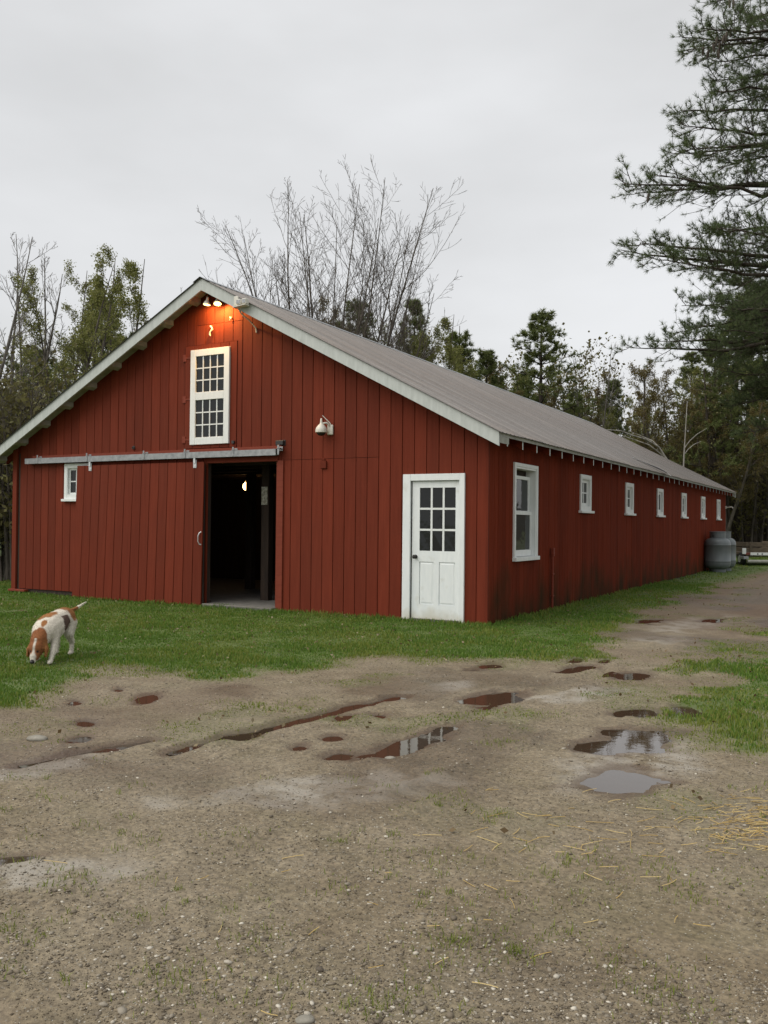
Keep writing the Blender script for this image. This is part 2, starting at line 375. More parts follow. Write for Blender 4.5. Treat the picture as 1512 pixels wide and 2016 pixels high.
def poly_sd(x, y, P):
    """signed distance, inside negative"""
    d = np.full(x.shape, 1e9); ins = np.zeros(x.shape, bool); n = len(P)
    for i in range(n):
        a = P[i]; b = P[(i+1) % n]; ab = b-a; t = np.clip(((x-a[0])*ab[0]+(y-a[1])*ab[1])/(ab@ab+1e-12), 0, 1)
        d = np.minimum(d, np.hypot(x-a[0]-t*ab[0], y-a[1]-t*ab[1]))
        cond = ((a[1] > y) != (b[1] > y)); xi = a[0]+(y-a[1])/(b[1]-a[1]+1e-12)*ab[0]; ins ^= cond & (x < xi)
    return np.where(ins, -d, d)
edge = [gnd(*p) for p in [(0, 1388), (100, 1360), (200, 1326), (300, 1330), (420, 1335), (480, 1320), (600, 1313), (700, 1300), (830, 1302), (950, 1302), (1060, 1302),
                          (1150, 1287), (1185, 1262), (1215, 1236), (1270, 1208), (1340, 1176), (1410, 1152), (1470, 1138)]]
LAWN = np.array([(-40, -14), (-6, -11)]+[tuple(p) for p in edge]+[(1.6, 19), (1.8, 23.5), (6, 27), (6, 40), (-40, 40)])
RG = np.array([tuple(gnd(*p)) for p in [(1512, 1255), (1420, 1276), (1335, 1312), (1295, 1342), (1312, 1382), (1345, 1425), (1410, 1462), (1512, 1506)]]+[(6.5, -6.6), (30, -6), (30, 30), (7, 24), (4.6, 12)])
def grass_mask(x, y):
    nzv = (fbm(x*1.7, y*1.7, 31, 4)-.5)*1.3
    a = sstep(.45, -.40, poly_sd(x, y, LAWN)+nzv*1.1)
    b = sstep(.40, -.40, poly_sd(x, y, RG)+nzv*1.3)*np.clip(.50+1.2*sstep(.34, .55, fbm(x*1.4, y*1.4, 63, 4)), 0, .95)
    # thin weedy patches on the track and drive
    c = sstep(.56, .70, fbm(x*1.3+7, y*1.3, 77, 4))*.42*sstep(-9.5, -6.5, y)
    return np.clip(np.maximum(np.maximum(a, b), c), 0, 1)
TRACKS = [(np.array([gnd(*p) for p in pl_]), .11) for pl_ in ([(1330, 1262), (1180, 1330), (960, 1400), (700, 1490), (380, 1560), (40, 1630)], [(1430, 1275), (1290, 1370), (1120, 1450), (900, 1540), (600, 1640), (200, 1760)], [(-40, 1540), (200, 1500), (480, 1470), (800, 1410), (1050, 1350)])]
def gheight(x, y):
    pm = sstep(1.45, .25, pud_mask(x, y))
    amp = 1.0
    base = .022*(fbm(x*.8, y*.8, 3, 3)-.42)+.022*(fbm(x*4, y*4, 9, 3)-.42)+.010*(fbm(x*11, y*11, 21, 2)-.42)
    base = np.maximum(base, -.003)
    for P_, w_ in TRACKS:
        d_ = seg_dist(x, y, P_); base = base+(.016*sstep(w_*2.2, w_*1.3, d_)*sstep(w_*.6, w_*1.2, d_)-.010*sstep(w_*1.1, w_*.4, d_))*(1-pm)*sstep(.42, .55, fbm(x*2, y*2, 29, 3))
    inside = sstep(.5, 0, np.maximum(np.maximum(x, -10.2-x), np.maximum(-y, y-22.9)))   # under the barn stays flat
    z = base*(1-pm)-.026*pm+.020*np.clip(pm*1.6, 0, 1)*(fbm(x*8, y*8, 13, 4)-.5)
    return z*(1-inside)-.02*inside*0
def axis(lo, hi, a, b, fine, coarse):
    L = [a]; s = fine
    while L[-1] > lo: s = min(s*1.25, coarse); L.append(L[-1]-s)
    H = [b]; s = fine
    while H[-1] < hi: s = min(s*1.25, coarse); H.append(H[-1]+s)
    return np.array(L[::-1]+list(np.arange(a+fine, b-fine/2, fine))+H)
gx = axis(-300, 300, -5.0, 6.2, .040, 25); gy = axis(-60, 400, -10.6, 3.0, .040, 25)
GX, GY = np.meshgrid(gx, gy, indexing='ij'); GZ = gheight(GX, GY)
nx, ny = GX.shape; idx = np.arange(nx*ny).reshape(nx, ny)
gf = np.stack([idx[:-1, :-1], idx[1:, :-1], idx[1:, 1:], idx[:-1, 1:]], -1).reshape(-1, 4)
pmk = pud_mask(GX, GY)
wetv = np.clip(sstep(1.55, .9, pmk)*.8+sstep(.50, .70, fbm(GX*.8, GY*1.0, 55, 5))*.75, 0, 1)
brownv = np.clip(sstep(1.5, .9, pmk)*.6+sstep(.55, .7, fbm(GX*.6+3, GY*.6, 91, 3))*.35+sstep(-.5, 3.0, GY)*sstep(.5, 1.2, GX)*.6, 0, 1)
palev = np.zeros_like(GX)
for e_ in ((1395, 1228, 110, 16, 2), (880, 1348, 60, 12, 8), (1150, 1370, 90, 14, 5), (60, 1510, 120, 20, 8), (60, 1720, 200, 36, 5), (640, 1560, 260, 30, 3), (1240, 1500, 130, 50, 5), (1300, 1260, 60, 9, 0)):
    c_, A_ = ell(*e_); Ai = np.linalg.inv(A_); q_ = np.hypot(Ai[0, 0]*(GX-c_[0])+Ai[0, 1]*(GY-c_[1]), Ai[1, 0]*(GX-c_[0])+Ai[1, 1]*(GY-c_[1])); palev = np.maximum(palev, sstep(1.25, .4, q_+(fbm(GX*3, GY*3, 19, 4)-.5)*1.6)*.75)
gmask = grass_mask(GX, GY); far = sstep(26, 45, np.hypot(GX-CAM[0], GY-CAM[1]))
tag(np_mesh('ground', np.stack([GX, GY, GZ], -1).reshape(-1, 3), gf, M['ground'], smooth=True,
            attrs={'wet': wetv.ravel(), 'grass': np.maximum(gmask**2.0, far*.7).ravel(), 'brown': brownv.ravel(), 'pale': palev.ravel()}),
    'wet brown gravel and mud drive with grassy margins', 'ground', kind='structure')
WL = -.0125
for ip, ((c, A), p) in enumerate(PE):
    n = 40; th = np.linspace(0, 2*math.pi, n, endpoint=False); k = 1.45
    v = np.stack([(A[0, 0]*np.cos(th)+A[0, 1]*np.sin(th))*k, (A[1, 0]*np.cos(th)+A[1, 1]*np.sin(th))*k, np.zeros(n)], -1)
    me = bpy.data.meshes.new('puddle'); me.from_pydata([tuple(q) for q in v], [], [tuple(range(n))]); me.materials.append(M['water'])
    o = link(bpy.data.objects.new('puddle', me)); o.location = (c[0], c[1], WL+.00025*ip); tag(o, p[5], 'puddle', 'puddles on the drive', 'structure')
for i, (P, hw, lab) in enumerate(RW):
    L_, R_ = [], []
    for j, p in enumerate(P):
        t = P[min(j+1, len(P)-1)]-P[max(j-1, 0)]; t = t/np.hypot(*t); nrm = np.array([-t[1], t[0]])
        wv = hw*1.7*(2.6 if (i == 1 and j == 2) else 1.0)
        e = p-P[0]; L_.append((*(e+nrm*wv), 0)); R_.append((*(e-nrm*wv), 0))
    v = L_+R_; n = len(P); f = [(j, j+1, n+j+1, n+j) for j in range(n-1)]
    me = bpy.data.meshes.new('puddle'); me.from_pydata(v, [], f); me.materials.append(M['water'])
    o = link(bpy.data.objects.new('puddle', me)); o.location = (P[0][0], P[0][1], WL-.0006-.0004*i); tag(o, lab, 'puddle', 'puddles on the drive', 'structure')
# dark rise added far behind the trees so no bright horizon gap shows
hx = np.linspace(-110, 110, 60); hy = np.linspace(0, 1, 8); v = []
for j, b in enumerate(hy):
    for a in hx:
        p = CAM+FW*(68+b*70)+RT0*a; v.append((p[0], p[1], -1.0+b*9+2.0*float(vn(np.array(a*.06), np.array(b*3.), 4))*b))
hi_ = np.arange(480).reshape(8, 60); hf = np.stack([hi_[:-1, :-1], hi_[:-1, 1:], hi_[1:, 1:], hi_[1:, :-1]], -1).reshape(-1, 4)
tag(np_mesh('backdrop', np.array(v), hf, M['backdrop'], smooth=True), 'dark low backdrop added behind the trees to close the horizon gap', 'backdrop', kind='structure')

# ------------------------------------------------------------------ barn
W, L, SL, ZR, OS, OH, XM = 10.079, 22.706, .5217, 5.53, .306, .354, -5.0395
def RZ(x): return ZR-SL*abs(x-XM)
FR = lambda s, z, o: (s, -o, z)
SD = lambda s, z, o: (o, s, z)
LF = lambda s, z, o: (-W-o, s, z)
BK = lambda s, z, o: (s, L+o, z)
barn = tag(empty('barn'), 'long red board-sided barn with metal gable roof and white trim', 'barn')
def fbox(mb, F, s0, s1, z0, z1, o0, o1):
    return mb.quadbox([F(s0, z0, o0), F(s1, z0, o0), F(s1, z0, o1), F(s0, z0, o1), F(s0, z1, o0), F(s1, z1, o0), F(s1, z1, o1), F(s0, z1, o1)])
def zsegs(s0, s1, zb, openings, seams):
    """vertical runs left of [zb, top] after cutting openings and butt seams"""
    segs = [(zb, None)]
    for (a, b, c, d) in openings:
        if s1 > a+.004 and s0 < b-.004:
            new = []
            for z0, z1 in segs:
                t = 99 if z1 is None else z1
                if c >= t or d <= z0: new.append((z0, z1)); continue
                if c > z0+.01: new.append((z0, c))
                if d < t: new.append((d, z1))
            segs = new
    for (a, b, zc) in seams:
        if s1 > a and s0 < b:
            new = []
            for z0, z1 in segs:
                t = 99 if z1 is None else z1
                if z0 < zc-.05 < t-.05: new += [(z0, zc-.003), (zc+.003, z1)]
                else: new.append((z0, z1))
            segs = new
    return segs
def board(F, s0, s1, z0, z1, top, o0, o1, parent, mat, ch=.004):
    ring = [(s0, o0), (s1, o0), (s1, o1-ch), (s1-ch, o1), (s0+ch, o1), (s0, o1-ch)]
    zt = lambda s: top(s) if z1 is None else min(z1, top(s))
    if min(zt(s0), zt(s1))-z0 < .015: return None
    return MB().prism([F(s, z0, o) for s, o in ring], [F(s, zt(s), o) for s, o in ring]).build('board', mat, parent)
def backing(F, cuts, s_lo, s_hi, zb, top, openings, o0, o1, name, mat, parent):
    br = sorted({s_lo, s_hi, *[c for c in cuts if s_lo < c < s_hi], *[x for a in openings for x in a[:2] if s_lo < x < s_hi]})
    mb = MB()
    for a, b in zip(br[:-1], br[1:]):
        for z0, z1 in zsegs(a, b, zb, openings, []):
            t = [top(s) if z1 is None else z1 for s in (a, b)]
            mb.quadbox([F(a, z0, o0), F(b, z0, o0), F(b, z0, o1), F(a, z0, o1), F(a, t[0], o0), F(b, t[1], o0), F(b, t[1], o1), F(a, t[0], o1)])
    return mb.build(name, mat, parent)
topF = lambda s: RZ(s)-.075
SLD = (-5.15, -3.665, -.5, 2.44)          # sliding-door opening
MDR = (-1.225, -.425, -.5, 2.10)          # man door opening
LW = (-8.56, -8.00, 1.92, 2.44)           # small front window
LFT = (-5.68, -4.53, 2.70, 4.49)          # loft hatch
fo = [SLD, MDR, LW, LFT]
fwall = backing(FR, [XM], -W+.02, -.02, .02, topF, [SLD, MDR, LW, (-5.5, -4.7, 2.8, 4.38)], -.10, -.024, 'front_wall', M['dark_wood'], barn)
BW = .203
# siding boards, measured from the photograph's joints (8 in. boards)
edges = [-.165-BW*i+.0 for i in range(0, 49)]; edges = [0.0]+edges
seams = [(-3.56, -1.84, 2.455), (-5.30, -4.50, 4.825)]
for i in range(len(edges)-1):
    s1 = edges[i]-.004; s0 = max(edges[i+1], -W)+.004
    if s0 >= s1 or s1 < -W: continue
    if i == 0: s1 = -.022
    zb = .02 if s0 > -8.3 else .10
    dz = random.uniform(-.001, .0035)
    for (a, b, c, d_) in (SLD, MDR, LW, LFT):
        for p0, p1 in ((s0, a-.002), (b+.002, s1)):
            if s0 < a < s1 and p1 == a-.002 or s0 < b < s1 and p0 == b+.002:
                if p1-p0 > .02: board(FR, p0, p1, max(c, zb), d_, topF, -.022, dz, fwall, M['red'])
    for z0, z1 in zsegs(s0, s1, zb, [SLD, MDR, LW, LFT], seams):
        # a board that straddles the ridge gets its peak from two halves meeting at the ridge line
        board(FR, s0, s1, z0, z1, topF, -.022, dz, fwall, M['red'])
if True:   # corner boards
    MB().quadbox([FR(-.020, -.02, -.02), FR(.018, -.02, -.02), FR(.018, -.02, .016), FR(-.020, -.02, .016)]+[FR(a, 2.84, b) for a, b in ((-.020, -.02), (.018, -.02), (.018, .016), (-.020, .016))]).build('corner_board', M['red'], barn, bevel=.003)
    fbox(MB(), FR, -W-.03, -W+.09, .05, 2.83, -.02, .020).build('corner_board', M['red'], barn, bevel=.003)
    fbox(MB(), SD, .018, .10, -.02, 2.83, -.02, .016).build('corner_board', M['red_side'], barn, bevel=.003)
# long side wall
SW = [(1.055+3.0*0, 2.0, .90, 2.36)]
small_y = [4.80, 8.20, 11.40, 14.59, 17.77, 20.93]
for y in small_y: SW.append((y-.27, y+.27, 1.80, 2.33))
swall = backing(SD, [], .02, L-.02, .02, lambda s: 2.86, SW, -.10, -.024, 'side_wall', M['dark_wood'], barn)
y = .104; i = 0
while y < L-.01:
    bw = .152 if i < 400 else .2
    s0, s1 = y+.003, min(y+bw, L)-.003; dz = random.uniform(-.001, .003)
    for z0, z1 in zsegs(s0, s1, .02+random.uniform(-.006, .006), SW, []):
        board(SD, s0, s1, z0, z1, lambda s: 2.865, -.022, dz, swall, M['red_side'], .003)
    y += bw; i += 1
lw = MB(); fbox(lw, LF, 0, L, .02, 2.85, -.10, 0); lw.build('side_wall', M['red'], barn)
bw_ = backing(BK, [XM], -W, 0, .02, topF, [], -.10, 0, 'back_wall', M['red'], barn)
fbox(MB(), SD, .02, L-.02, -.12, .019, -.12, -.012).build('sill_beam', M['dark_wood'], barn)
fbox(MB(), FR, -W+.03, -5.16, -.12, .099, -.14, -.03).build('sill_beam', M['dark_wood'], barn)
fbox(MB(), FR, -3.66, -1.24, -.12, .019, -.14, -.012).build('sill_beam', M['dark_wood'], barn)
fbox(MB(), FR, -W-.02, -W+.46, .045, .085, .0, .10).build('ledge_board', M['red_trim'], barn, bevel=.004)
# interior: floor, back partition, posts, joists
MB().box(-W+.1, -.1, .16, L-.1, -.10, .055).build('floor', M['concrete'], barn)
fbox(MB(), FR, SLD[0]+.01, SLD[1]-.01, -.10, .058, -.159, .13).build('threshold', M['concrete'], barn, bevel=.01)
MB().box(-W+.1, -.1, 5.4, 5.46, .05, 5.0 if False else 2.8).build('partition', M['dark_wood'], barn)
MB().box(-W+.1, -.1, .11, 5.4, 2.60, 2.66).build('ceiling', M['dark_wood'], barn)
for px in (-6.6, -3.2):
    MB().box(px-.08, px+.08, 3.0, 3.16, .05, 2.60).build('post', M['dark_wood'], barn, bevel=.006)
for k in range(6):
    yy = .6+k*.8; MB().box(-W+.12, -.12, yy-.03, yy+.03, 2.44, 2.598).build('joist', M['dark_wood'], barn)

# ---- windows
def window(F, s0, s1, z0, z1, cols, rows, parent, cas=.09, proud=.030, rec=.045, sash=.035, mun=.014, sill=True, sill_ext=.05, casbot=True, name='window', vbars=None):
    """white casing round the opening, sash set back, one pane per light"""
    mb = MB()
    fbox(mb, F, s0-cas, s0, z0-(cas if casbot else 0), z1+cas, -.02, proud); fbox(mb, F, s1, s1+cas, z0-(cas if casbot else 0), z1+cas, -.02, proud)
    fbox(mb, F, s0, s1, z1, z1+cas, -.02, proud-.002)
    if casbot: fbox(mb, F, s0, s1, z0-cas, z0, -.02, proud-.002)
    wdw = mb.build(name, M['white'], parent, bevel=.003)
    jb = MB(); t = .012
    fbox(jb, F, s0+.001, s0+t, z0, z1, -rec-.05, proud-.006); fbox(jb, F, s1-t, s1-.001, z0, z1, -rec-.05, proud-.006)
    fbox(jb, F, s0+t, s1-t, z1-t, z1-.001, -rec-.05, proud-.006); fbox(jb, F, s0+t, s1-t, z0+.001, z0+t, -rec-.05, proud-.006)
    jb.build('jamb', M['white'], wdw)
    a0, a1, b0, b1 = s0+t+.001, s1-t-.001, z0+t+.001, z1-t-.001
    sb = MB(); fbox(sb, F, a0, a0+sash, b0, b1, -rec-.03, -rec); fbox(sb, F, a1-sash, a1, b0, b1, -rec-.03, -rec)
    fbox(sb, F, a0+sash, a1-sash, b1-sash, b1, -rec-.03, -rec-.001); fbox(sb, F, a0+sash, a1-sash, b0, b0+sash, -rec-.03, -rec-.001)
    sb.build('sash', M['white'], wdw, bevel=.002)
    lights(F, a0+sash, a1-sash, b0+sash, b1-sash, cols, rows, -rec-.004, mun, wdw)
    if sill:
        fbox(MB(), F, s0-cas-sill_ext, s1+cas+sill_ext, z0-cas-.045, z0-cas+.001 if casbot else z0, -.02, proud+.045).build('sill', M['white'], wdw, bevel=.004)
    return wdw
def lights(F, a0, a1, b0, b1, cols, rows, o, mun, parent):
    dw = (a1-a0)/cols; dh = (b1-b0)/rows
    for c in range(1, cols):
        fbox(MB(), F, a0+c*dw-mun/2, a0+c*dw+mun/2, b0, b1, o-.02, o).build('muntin', M['white'], parent)
    for r in range(1, rows):
        fbox(MB(), F, a0, a1, b0+r*dh-mun/2, b0+r*dh+mun/2, o-.019, o-.0015).build('muntin', M['white'], parent)
    for c in range(cols):
        for r in range(rows):
            tl = random.uniform(-.0022, .0022); g = .0005
            p0, p1, q0, q1 = a0+c*dw+g, a0+(c+1)*dw-g, b0+r*dh+g, b0+(r+1)*dh-g
            MB().quadbox([F(p0, q0, o-.016+tl), F(p1, q0, o-.016-tl), F(p1, q0, o-.012-tl), F(p0, q0, o-.012+tl), F(p0, q1, o-.016-tl), F(p1, q1, o-.016+tl), F(p1, q1, o-.012+tl), F(p0, q1, o-.012-tl)]).build('pane', M['glass'], parent)
for k, y in enumerate(small_y):
    window(SD, y-.27, y+.27, 1.80, 2.33, 2, 2 if k != 2 else 1, barn, cas=.075, rec=.02, sash=.06, mun=.022, sill_ext=.06)
# tall double-hung side window
tw = MB(); s0, s1, z0, z1, cs = 1.055, 2.0, .945, 2.345, .055
fbox(tw, SD, s0-cs, s0, z0, z1+cs, -.02, .035); fbox(tw, SD, s1, s1+cs, z0, z1+cs, -.02, .035); fbox(tw, SD, s0, s1, z1, z1+cs, -.02, .033)
twn = tw.build('window', M['white'], barn, bevel=.003); twn['label'] = 'tall double-hung white window near the barn corner'
jb = MB(); fbox(jb, SD, s0+.001, s0+.03, z0, z1, -.15, .02); fbox(jb, SD, s1-.03, s1-.001, z0, z1, -.15, .02); fbox(jb, SD, s0+.03, s1-.03, z1-.03, z1-.001, -.15, .02)
jb.build('jamb', M['white'], twn)
fbox(MB(), SD, s0-cs-.01, s1+cs+.01, z0-.06, z0, -.15, .07).build('sill', M['white'], twn, bevel=.004)
def sash_frame(a0, a1, b0, b1, o, t, tb):
    sb = MB(); fbox(sb, SD, a0, a0+t, b0, b1, o-.035, o); fbox(sb, SD, a1-t, a1, b0, b1, o-.035, o)
    fbox(sb, SD, a0+t, a1-t, b1-t, b1, o-.035, o-.001); fbox(sb, SD, a0+t, a1-t, b0, b0+tb, o-.035, o-.001)
    sb.build('sash', M['white'], twn, bevel=.002); lights(SD, a0+t, a1-t, b0+tb, b1-t, 1, 1, o-.006, .02, twn)
sash_frame(s0+.032, s1-.032, 1.62, 2.22, -.085, .055, .05)
sash_frame(s0+.032, s1-.032, z0+.005, 1.66, -.045, .055, .10)
fbox(MB(), SD, s0+.03, s1-.03, z0, z1, -.19, -.155).build('blind', M['dark_wood'], twn)
# small front window, half hidden by the sliding door
window(FR, LW[0], LW[1], LW[2], LW[3], 3, 2, barn, cas=.075, rec=.015, sash=.035, mun=.020, sill_ext=.03)['label'] = 'small white window half hidden behind the sliding door'

# ---- loft hatch with its white twin-sash window
hatch = empty('loft_door', (-5.10, 0, 3.6), 0, barn); hatch.location = (0, 0, 0)
hx0, hx1, hz0, hz1 = LFT[0]+.006, LFT[1]-.006, LFT[2]+.006, LFT[3]-.006
wx0, wx1, wz0, wz1 = -5.525, -4.675, 2.765, 4.40
s = hx0; j = 0
while s < hx1-.02:
    e = min(s+.195, hx1)
    for a, b in ((hz0, wz0+.04), (wz1-.04, hz1)):
        board(FR, s+.002, e-.002, a, b, lambda q: 9, -.020, .010, hatch, M['red'])
    s = e; j += 1
board(FR, hx0+.001, wx0+.04, wz0+.041, wz1-.041, lambda q: 9, -.020, .010, hatch, M['red'])
board(FR, wx1-.04, hx1-.001, wz0+.041, wz1-.041, lambda q: 9, -.020, .010, hatch, M['red'])
mb = MB(); cs = .115
fbox(mb, FR, wx0, wx0+cs, wz0, wz1, -.02, .045); fbox(mb, FR, wx1-cs, wx1, wz0, wz1, -.02, .045)
fbox(mb, FR, wx0+cs, wx1-cs, wz1-cs, wz1, -.02, .043); fbox(mb, FR, wx0+cs, wx1-cs, wz0, wz0+cs+.01, -.02, .043); fbox(mb, FR, wx0+cs, wx1-cs, 3.530, 3.665, -.02, .043)
lwf = mb.build('window', M['white'], hatch, bevel=.004); lwf['label'] = 'white framed window of two twelve-pane sashes in the gable'
lights(FR, wx0+cs, wx1-cs, 3.665, wz1-cs, 4, 3, .028, .020, hatch)
lights(FR, wx0+cs, wx1-cs, wz0+cs+.01, 3.530, 4, 3, .028, .020, hatch)
for z in (2.86, 3.56, 4.28):
    mb = MB(); fbox(mb, FR, hx0-.045, hx0+.03, z-.06, z+.06, .004, .020); fbox(mb, FR, hx0+.03, hx0+.14, z-.015, z+.015, .011, .018); mb.build('hinge', M['red_trim'], hatch, bevel=.002)
fbox(MB(), FR, hx1-.075, hx1-.02, hz0+.05, hz0+.10, .011, .045).build('latch', M['iron'], hatch, bevel=.004)

# ---- man door
md = MB(); x0, x1, zt = -1.352, -.346, 2.182; c = .125
fbox(md, FR, x0, x0+c, -.02, zt, -.02, .034); fbox(md, FR, x1-.085, x1, -.02, zt, -.02, .034); fbox(md, FR, x0+c, x1-.085, zt-.098, zt, -.02, .032)
mdr = empty('door', (0, 0, 0), 0, barn); mdr['label'] = 'white panelled door with nine panes by the corner'
md.build('door_frame', M['door_white'], mdr, bevel=.003)
a0, a1, b0, b1 = -1.212, -.437, .045, 2.078; od = -.012
lx0, lx1, lz0, lz1 = -1.088, -.505, 1.047, 1.98
lv = MB()     # leaf: stiles and rails round the glazed part and two panels
fbox(lv, FR, a0, lx0, b0, b1, od-.04, od); fbox(lv, FR, lx1, a1, b0, b1, od-.04, od)
fbox(lv, FR, lx0, lx1, lz1, b1, od-.04, od); fbox(lv, FR, lx0, lx1, .885, lz0, od-.04, od); fbox(lv, FR, lx0, lx1, b0, .255, od-.04, od)
fbox(lv, FR, -.853, -.765, .255, .885, od-.04, od)
lv.build('leaf', M['door_white'], mdr)
for p0, p1 in ((lx0, -.853), (-.765, lx1)):
    mb = MB(); i0, i1 = p0+.035, p1-.035
    ring0 = [FR(p0+.001, .256, od-.016), FR(p1-.001, .256, od-.016), FR(p1-.001, .884, od-.016), FR(p0+.001, .884, od-.016)]
    ring1 = [FR(i0, .29, od-.006), FR(i1, .29, od-.006), FR(i1, .85, od-.006), FR(i0, .85, od-.006)]
    mb.prism(ring0, ring1).build('panel', M['door_white'], mdr)
lights(FR, lx0, lx1, lz0, lz1, 3, 3, od-.002, .030, mdr)
kx, kz = front(816, 1096, -.03)
MB().lathe([(.030, 0), (.030, .006), (.012, .010), (.012, .035), (.027, .045), (.031, .058), (.024, .070), (.006, .074)], 20, (kx, -od-.002, kz), (0, -1, 0)).build('knob', M['iron'], mdr, smooth=40)
fbox(MB(), FR, x0+c, x1-.085, -.03, .043, -.08, .03).build('door_sill', M['concrete'], mdr)

# ---- sliding door, its rail and hangers
sdr = empty('sliding_door', (-6.7, -.075, 0), 0, barn); sdr['label'] = 'wide red plank door slid open to the left'
sd0, sd1 = -8.21+6.7, -5.145+6.7
n = 15; bw = (sd1-sd0)/n
FS = lambda s, z, o: (s, -o, z)
fbox(MB(), FS, sd0+.01, sd1-.01, .06, 2.44, -.025, -.001).build('backing', M['dark_wood'], sdr)
for k in range(n):
    a = sd0+k*bw; bow = .014*math.sin(math.pi*(k+.5)/n); lo = .015+.004*random.random()-.0
    sh = -.07*(1-k/n)*.9-.018      # foot of the old door has crept to the left
    ring = [(a+.003, .0), (a+bw-.003, .0), (a+bw-.003, .018), (a+bw-.007, .022), (a+.007, .022), (a+.003, .018)]
    dz = random.uniform(0, .003)
    MB().prism([FS(q+sh, lo, o+bow+dz+.012) for q, o in ring], [FS(q, 2.462, o+dz) for q, o in ring]).build('board', M['red'], sdr)
for u, v in ((178, 919), (384, 914)):
    hx, hz = front(u, v, -.10); hx += 6.7
    mb = MB(); fbox(mb, FS, hx-.035, hx+.035, 2.36, 2.50, .026, .034); fbox(mb, FS, hx-.022, hx+.022, 2.44, 2.55, .034, .050)
    mb.lathe([(.012, 0), (.012, .010)], 8, (hx, -.034, 2.385), (0, -1, 0)); mb.build('hanger', M['steel'], sdr, bevel=.002)
hx, hz = front(395, 1060, -.11); hx += 6.7
MB().tube([(hx-.005, -.026, hz+.105), (hx-.012, -.05, hz+.10), (hx-.03, -.066, hz+.05), (hx-.034, -.066, hz-.05), (hx-.014, -.05, hz-.10), (hx-.005, -.026, hz-.105)], [.016, .009, .008, .008, .009, .016], 8).build('handle', M['steel'], sdr, smooth=True)
trk = empty('door_track', (0, 0, 0), 0, barn)
fbox(MB(), FR, -9.50, -3.575, 2.615, 2.685, .004, .055).build('header_board', M['red_trim'], trk, bevel=.003)
mb = MB(); ring = [(2.530, .058), (2.530, .075), (2.545, .075), (2.545, .066), (2.625, .066), (2.625, .125), (2.545, .125), (2.545, .115), (2.530, .115), (2.530, .132), (2.632, .132), (2.632, .058)]
mb.prism([FR(-9.62, z, o) for z, o in ring], [FR(-3.63, z, o) for z, o in ring]).build('rail', M['galv'], trk)
for u, v in [(74, 902), (171, 901), (283, 896), (364, 894), (459, 890), (548, 890)]:
    bx, bz = front(u, v, -.13)
    mb = MB(); fbox(mb, FR, bx-.035, bx+.035, 2.60, 2.672, .056, .061); fbox(mb, FR, bx-.018, bx+.018, 2.536, 2.690, .133, .139); fbox(mb, FR, bx-.03, bx+.03, 2.633, 2.645, .061, .139)
    mb.build('bracket', M['galv'], trk, bevel=.002)
mb = MB(); fbox(mb, FR, -3.664, -3.55, -.02, 2.45, .004, .030); mb.build('jamb', M['red_trim'], barn, bevel=.003)
fbox(MB(), FR, -5.15, -3.664, 2.44, 2.525, .004, .028).build('lintel', M['red'], barn, bevel=.003)
mb = MB(); fbox(mb, FR, -3.70, -3.665, .06, 2.44, -.14, .002); mb.build('jamb', M['red_trim'], barn)

# ---- roof
roof = empty('roof', (0, 0, 0), 0, barn)
y0r, y1r = -OH-.03, L+.33
XE = OS+.035
def deck(sg, name):
    mb = MB(); e = XM+sg*(OS-XM); t = .03
    mb.quadbox([(XM, y0r+.05, ZR-t-.045), (e, y0r+.05, RZ(e)-t-.045), (e, y1r-.03, RZ(e)-t-.045), (XM, y1r-.03, ZR-t-.045),
                (XM, y0r+.05, ZR-.022), (e, y0r+.05, RZ(e)-.022), (e, y1r-.03, RZ(e)-.022), (XM, y1r-.03, ZR-.022)])
    return mb.build(name, M['soffit'], roof)
deck(1, 'roof_deck'); deck(-1, 'roof_deck')
PW = .914; npan = int(math.ceil((y1r-y0r)/PW)); PW = (y1r-y0r)/npan
def panel_mesh(sg):
    # trapezoid ribs every 15 cm, running from ridge to eave
    prof = []; nr = 6; p = PW/nr
    for k in range(nr):
        b = k*p
        for q, h in ((0, 0), (.40*p, 0), (.40*p+.004, .010), (.40*p+.030, .011), (.40*p+.036, 0)): prof.append((b+q, h))
    prof.append((PW+.03, 0)); mb = MB(); v = []; nseg = 6
    ln = (XE-XM)
    for k in range(nseg+1):
        x = ln*k/nseg; sag = -.012*math.sin(math.pi*k/nseg)*0
        for q, h in prof: v.append((sg*x, q, -SL*x+h+.006+sag))
    m_ = len(prof); f = []
    for k in range(nseg):
        for j in range(m_-1): f.append((k*m_+j, k*m_+j+1, (k+1)*m_+j+1, (k+1)*m_+j))
    o = len(v); v += [(a, b, c-.004) for a, b, c in v]; f += [tuple(o+i for i in q[::-1]) for q in f]
    for k in (0, nseg):
        for j in range(m_-1): f.append((k*m_+j, k*m_+j+1, o+k*m_+j+1, o+k*m_+j))
    me = bpy.data.meshes.new('roof_panel'); me.from_pydata(v, [], f); me.materials.append(M['roof']); return me
for sg in (1, -1):
    me = panel_mesh(sg)
    for k in range(npan):
        o = inst(me, 'roof_panel', roof, (XM, y0r+k*PW, ZR-.018+.0035*(k % 2)+random.uniform(0, .004)), 0)
mb = MB()
for sg in (1, -1): mb.quadbox([(XM, y0r-.01, ZR+.004), (XM+sg*.15, y0r-.01, ZR+.004-SL*.15), (XM+sg*.15, y1r+.01, ZR+.004-SL*.15), (XM, y1r+.01, ZR+.004), (XM, y0r-.01, ZR+.009), (XM+sg*.15, y0r-.01, ZR+.009-SL*.15), (XM+sg*.15, y1r+.01, ZR+.009-SL*.15), (XM, y1r+.01, ZR+.009)])
mb.build('ridge_cap', M['galv'], roof)
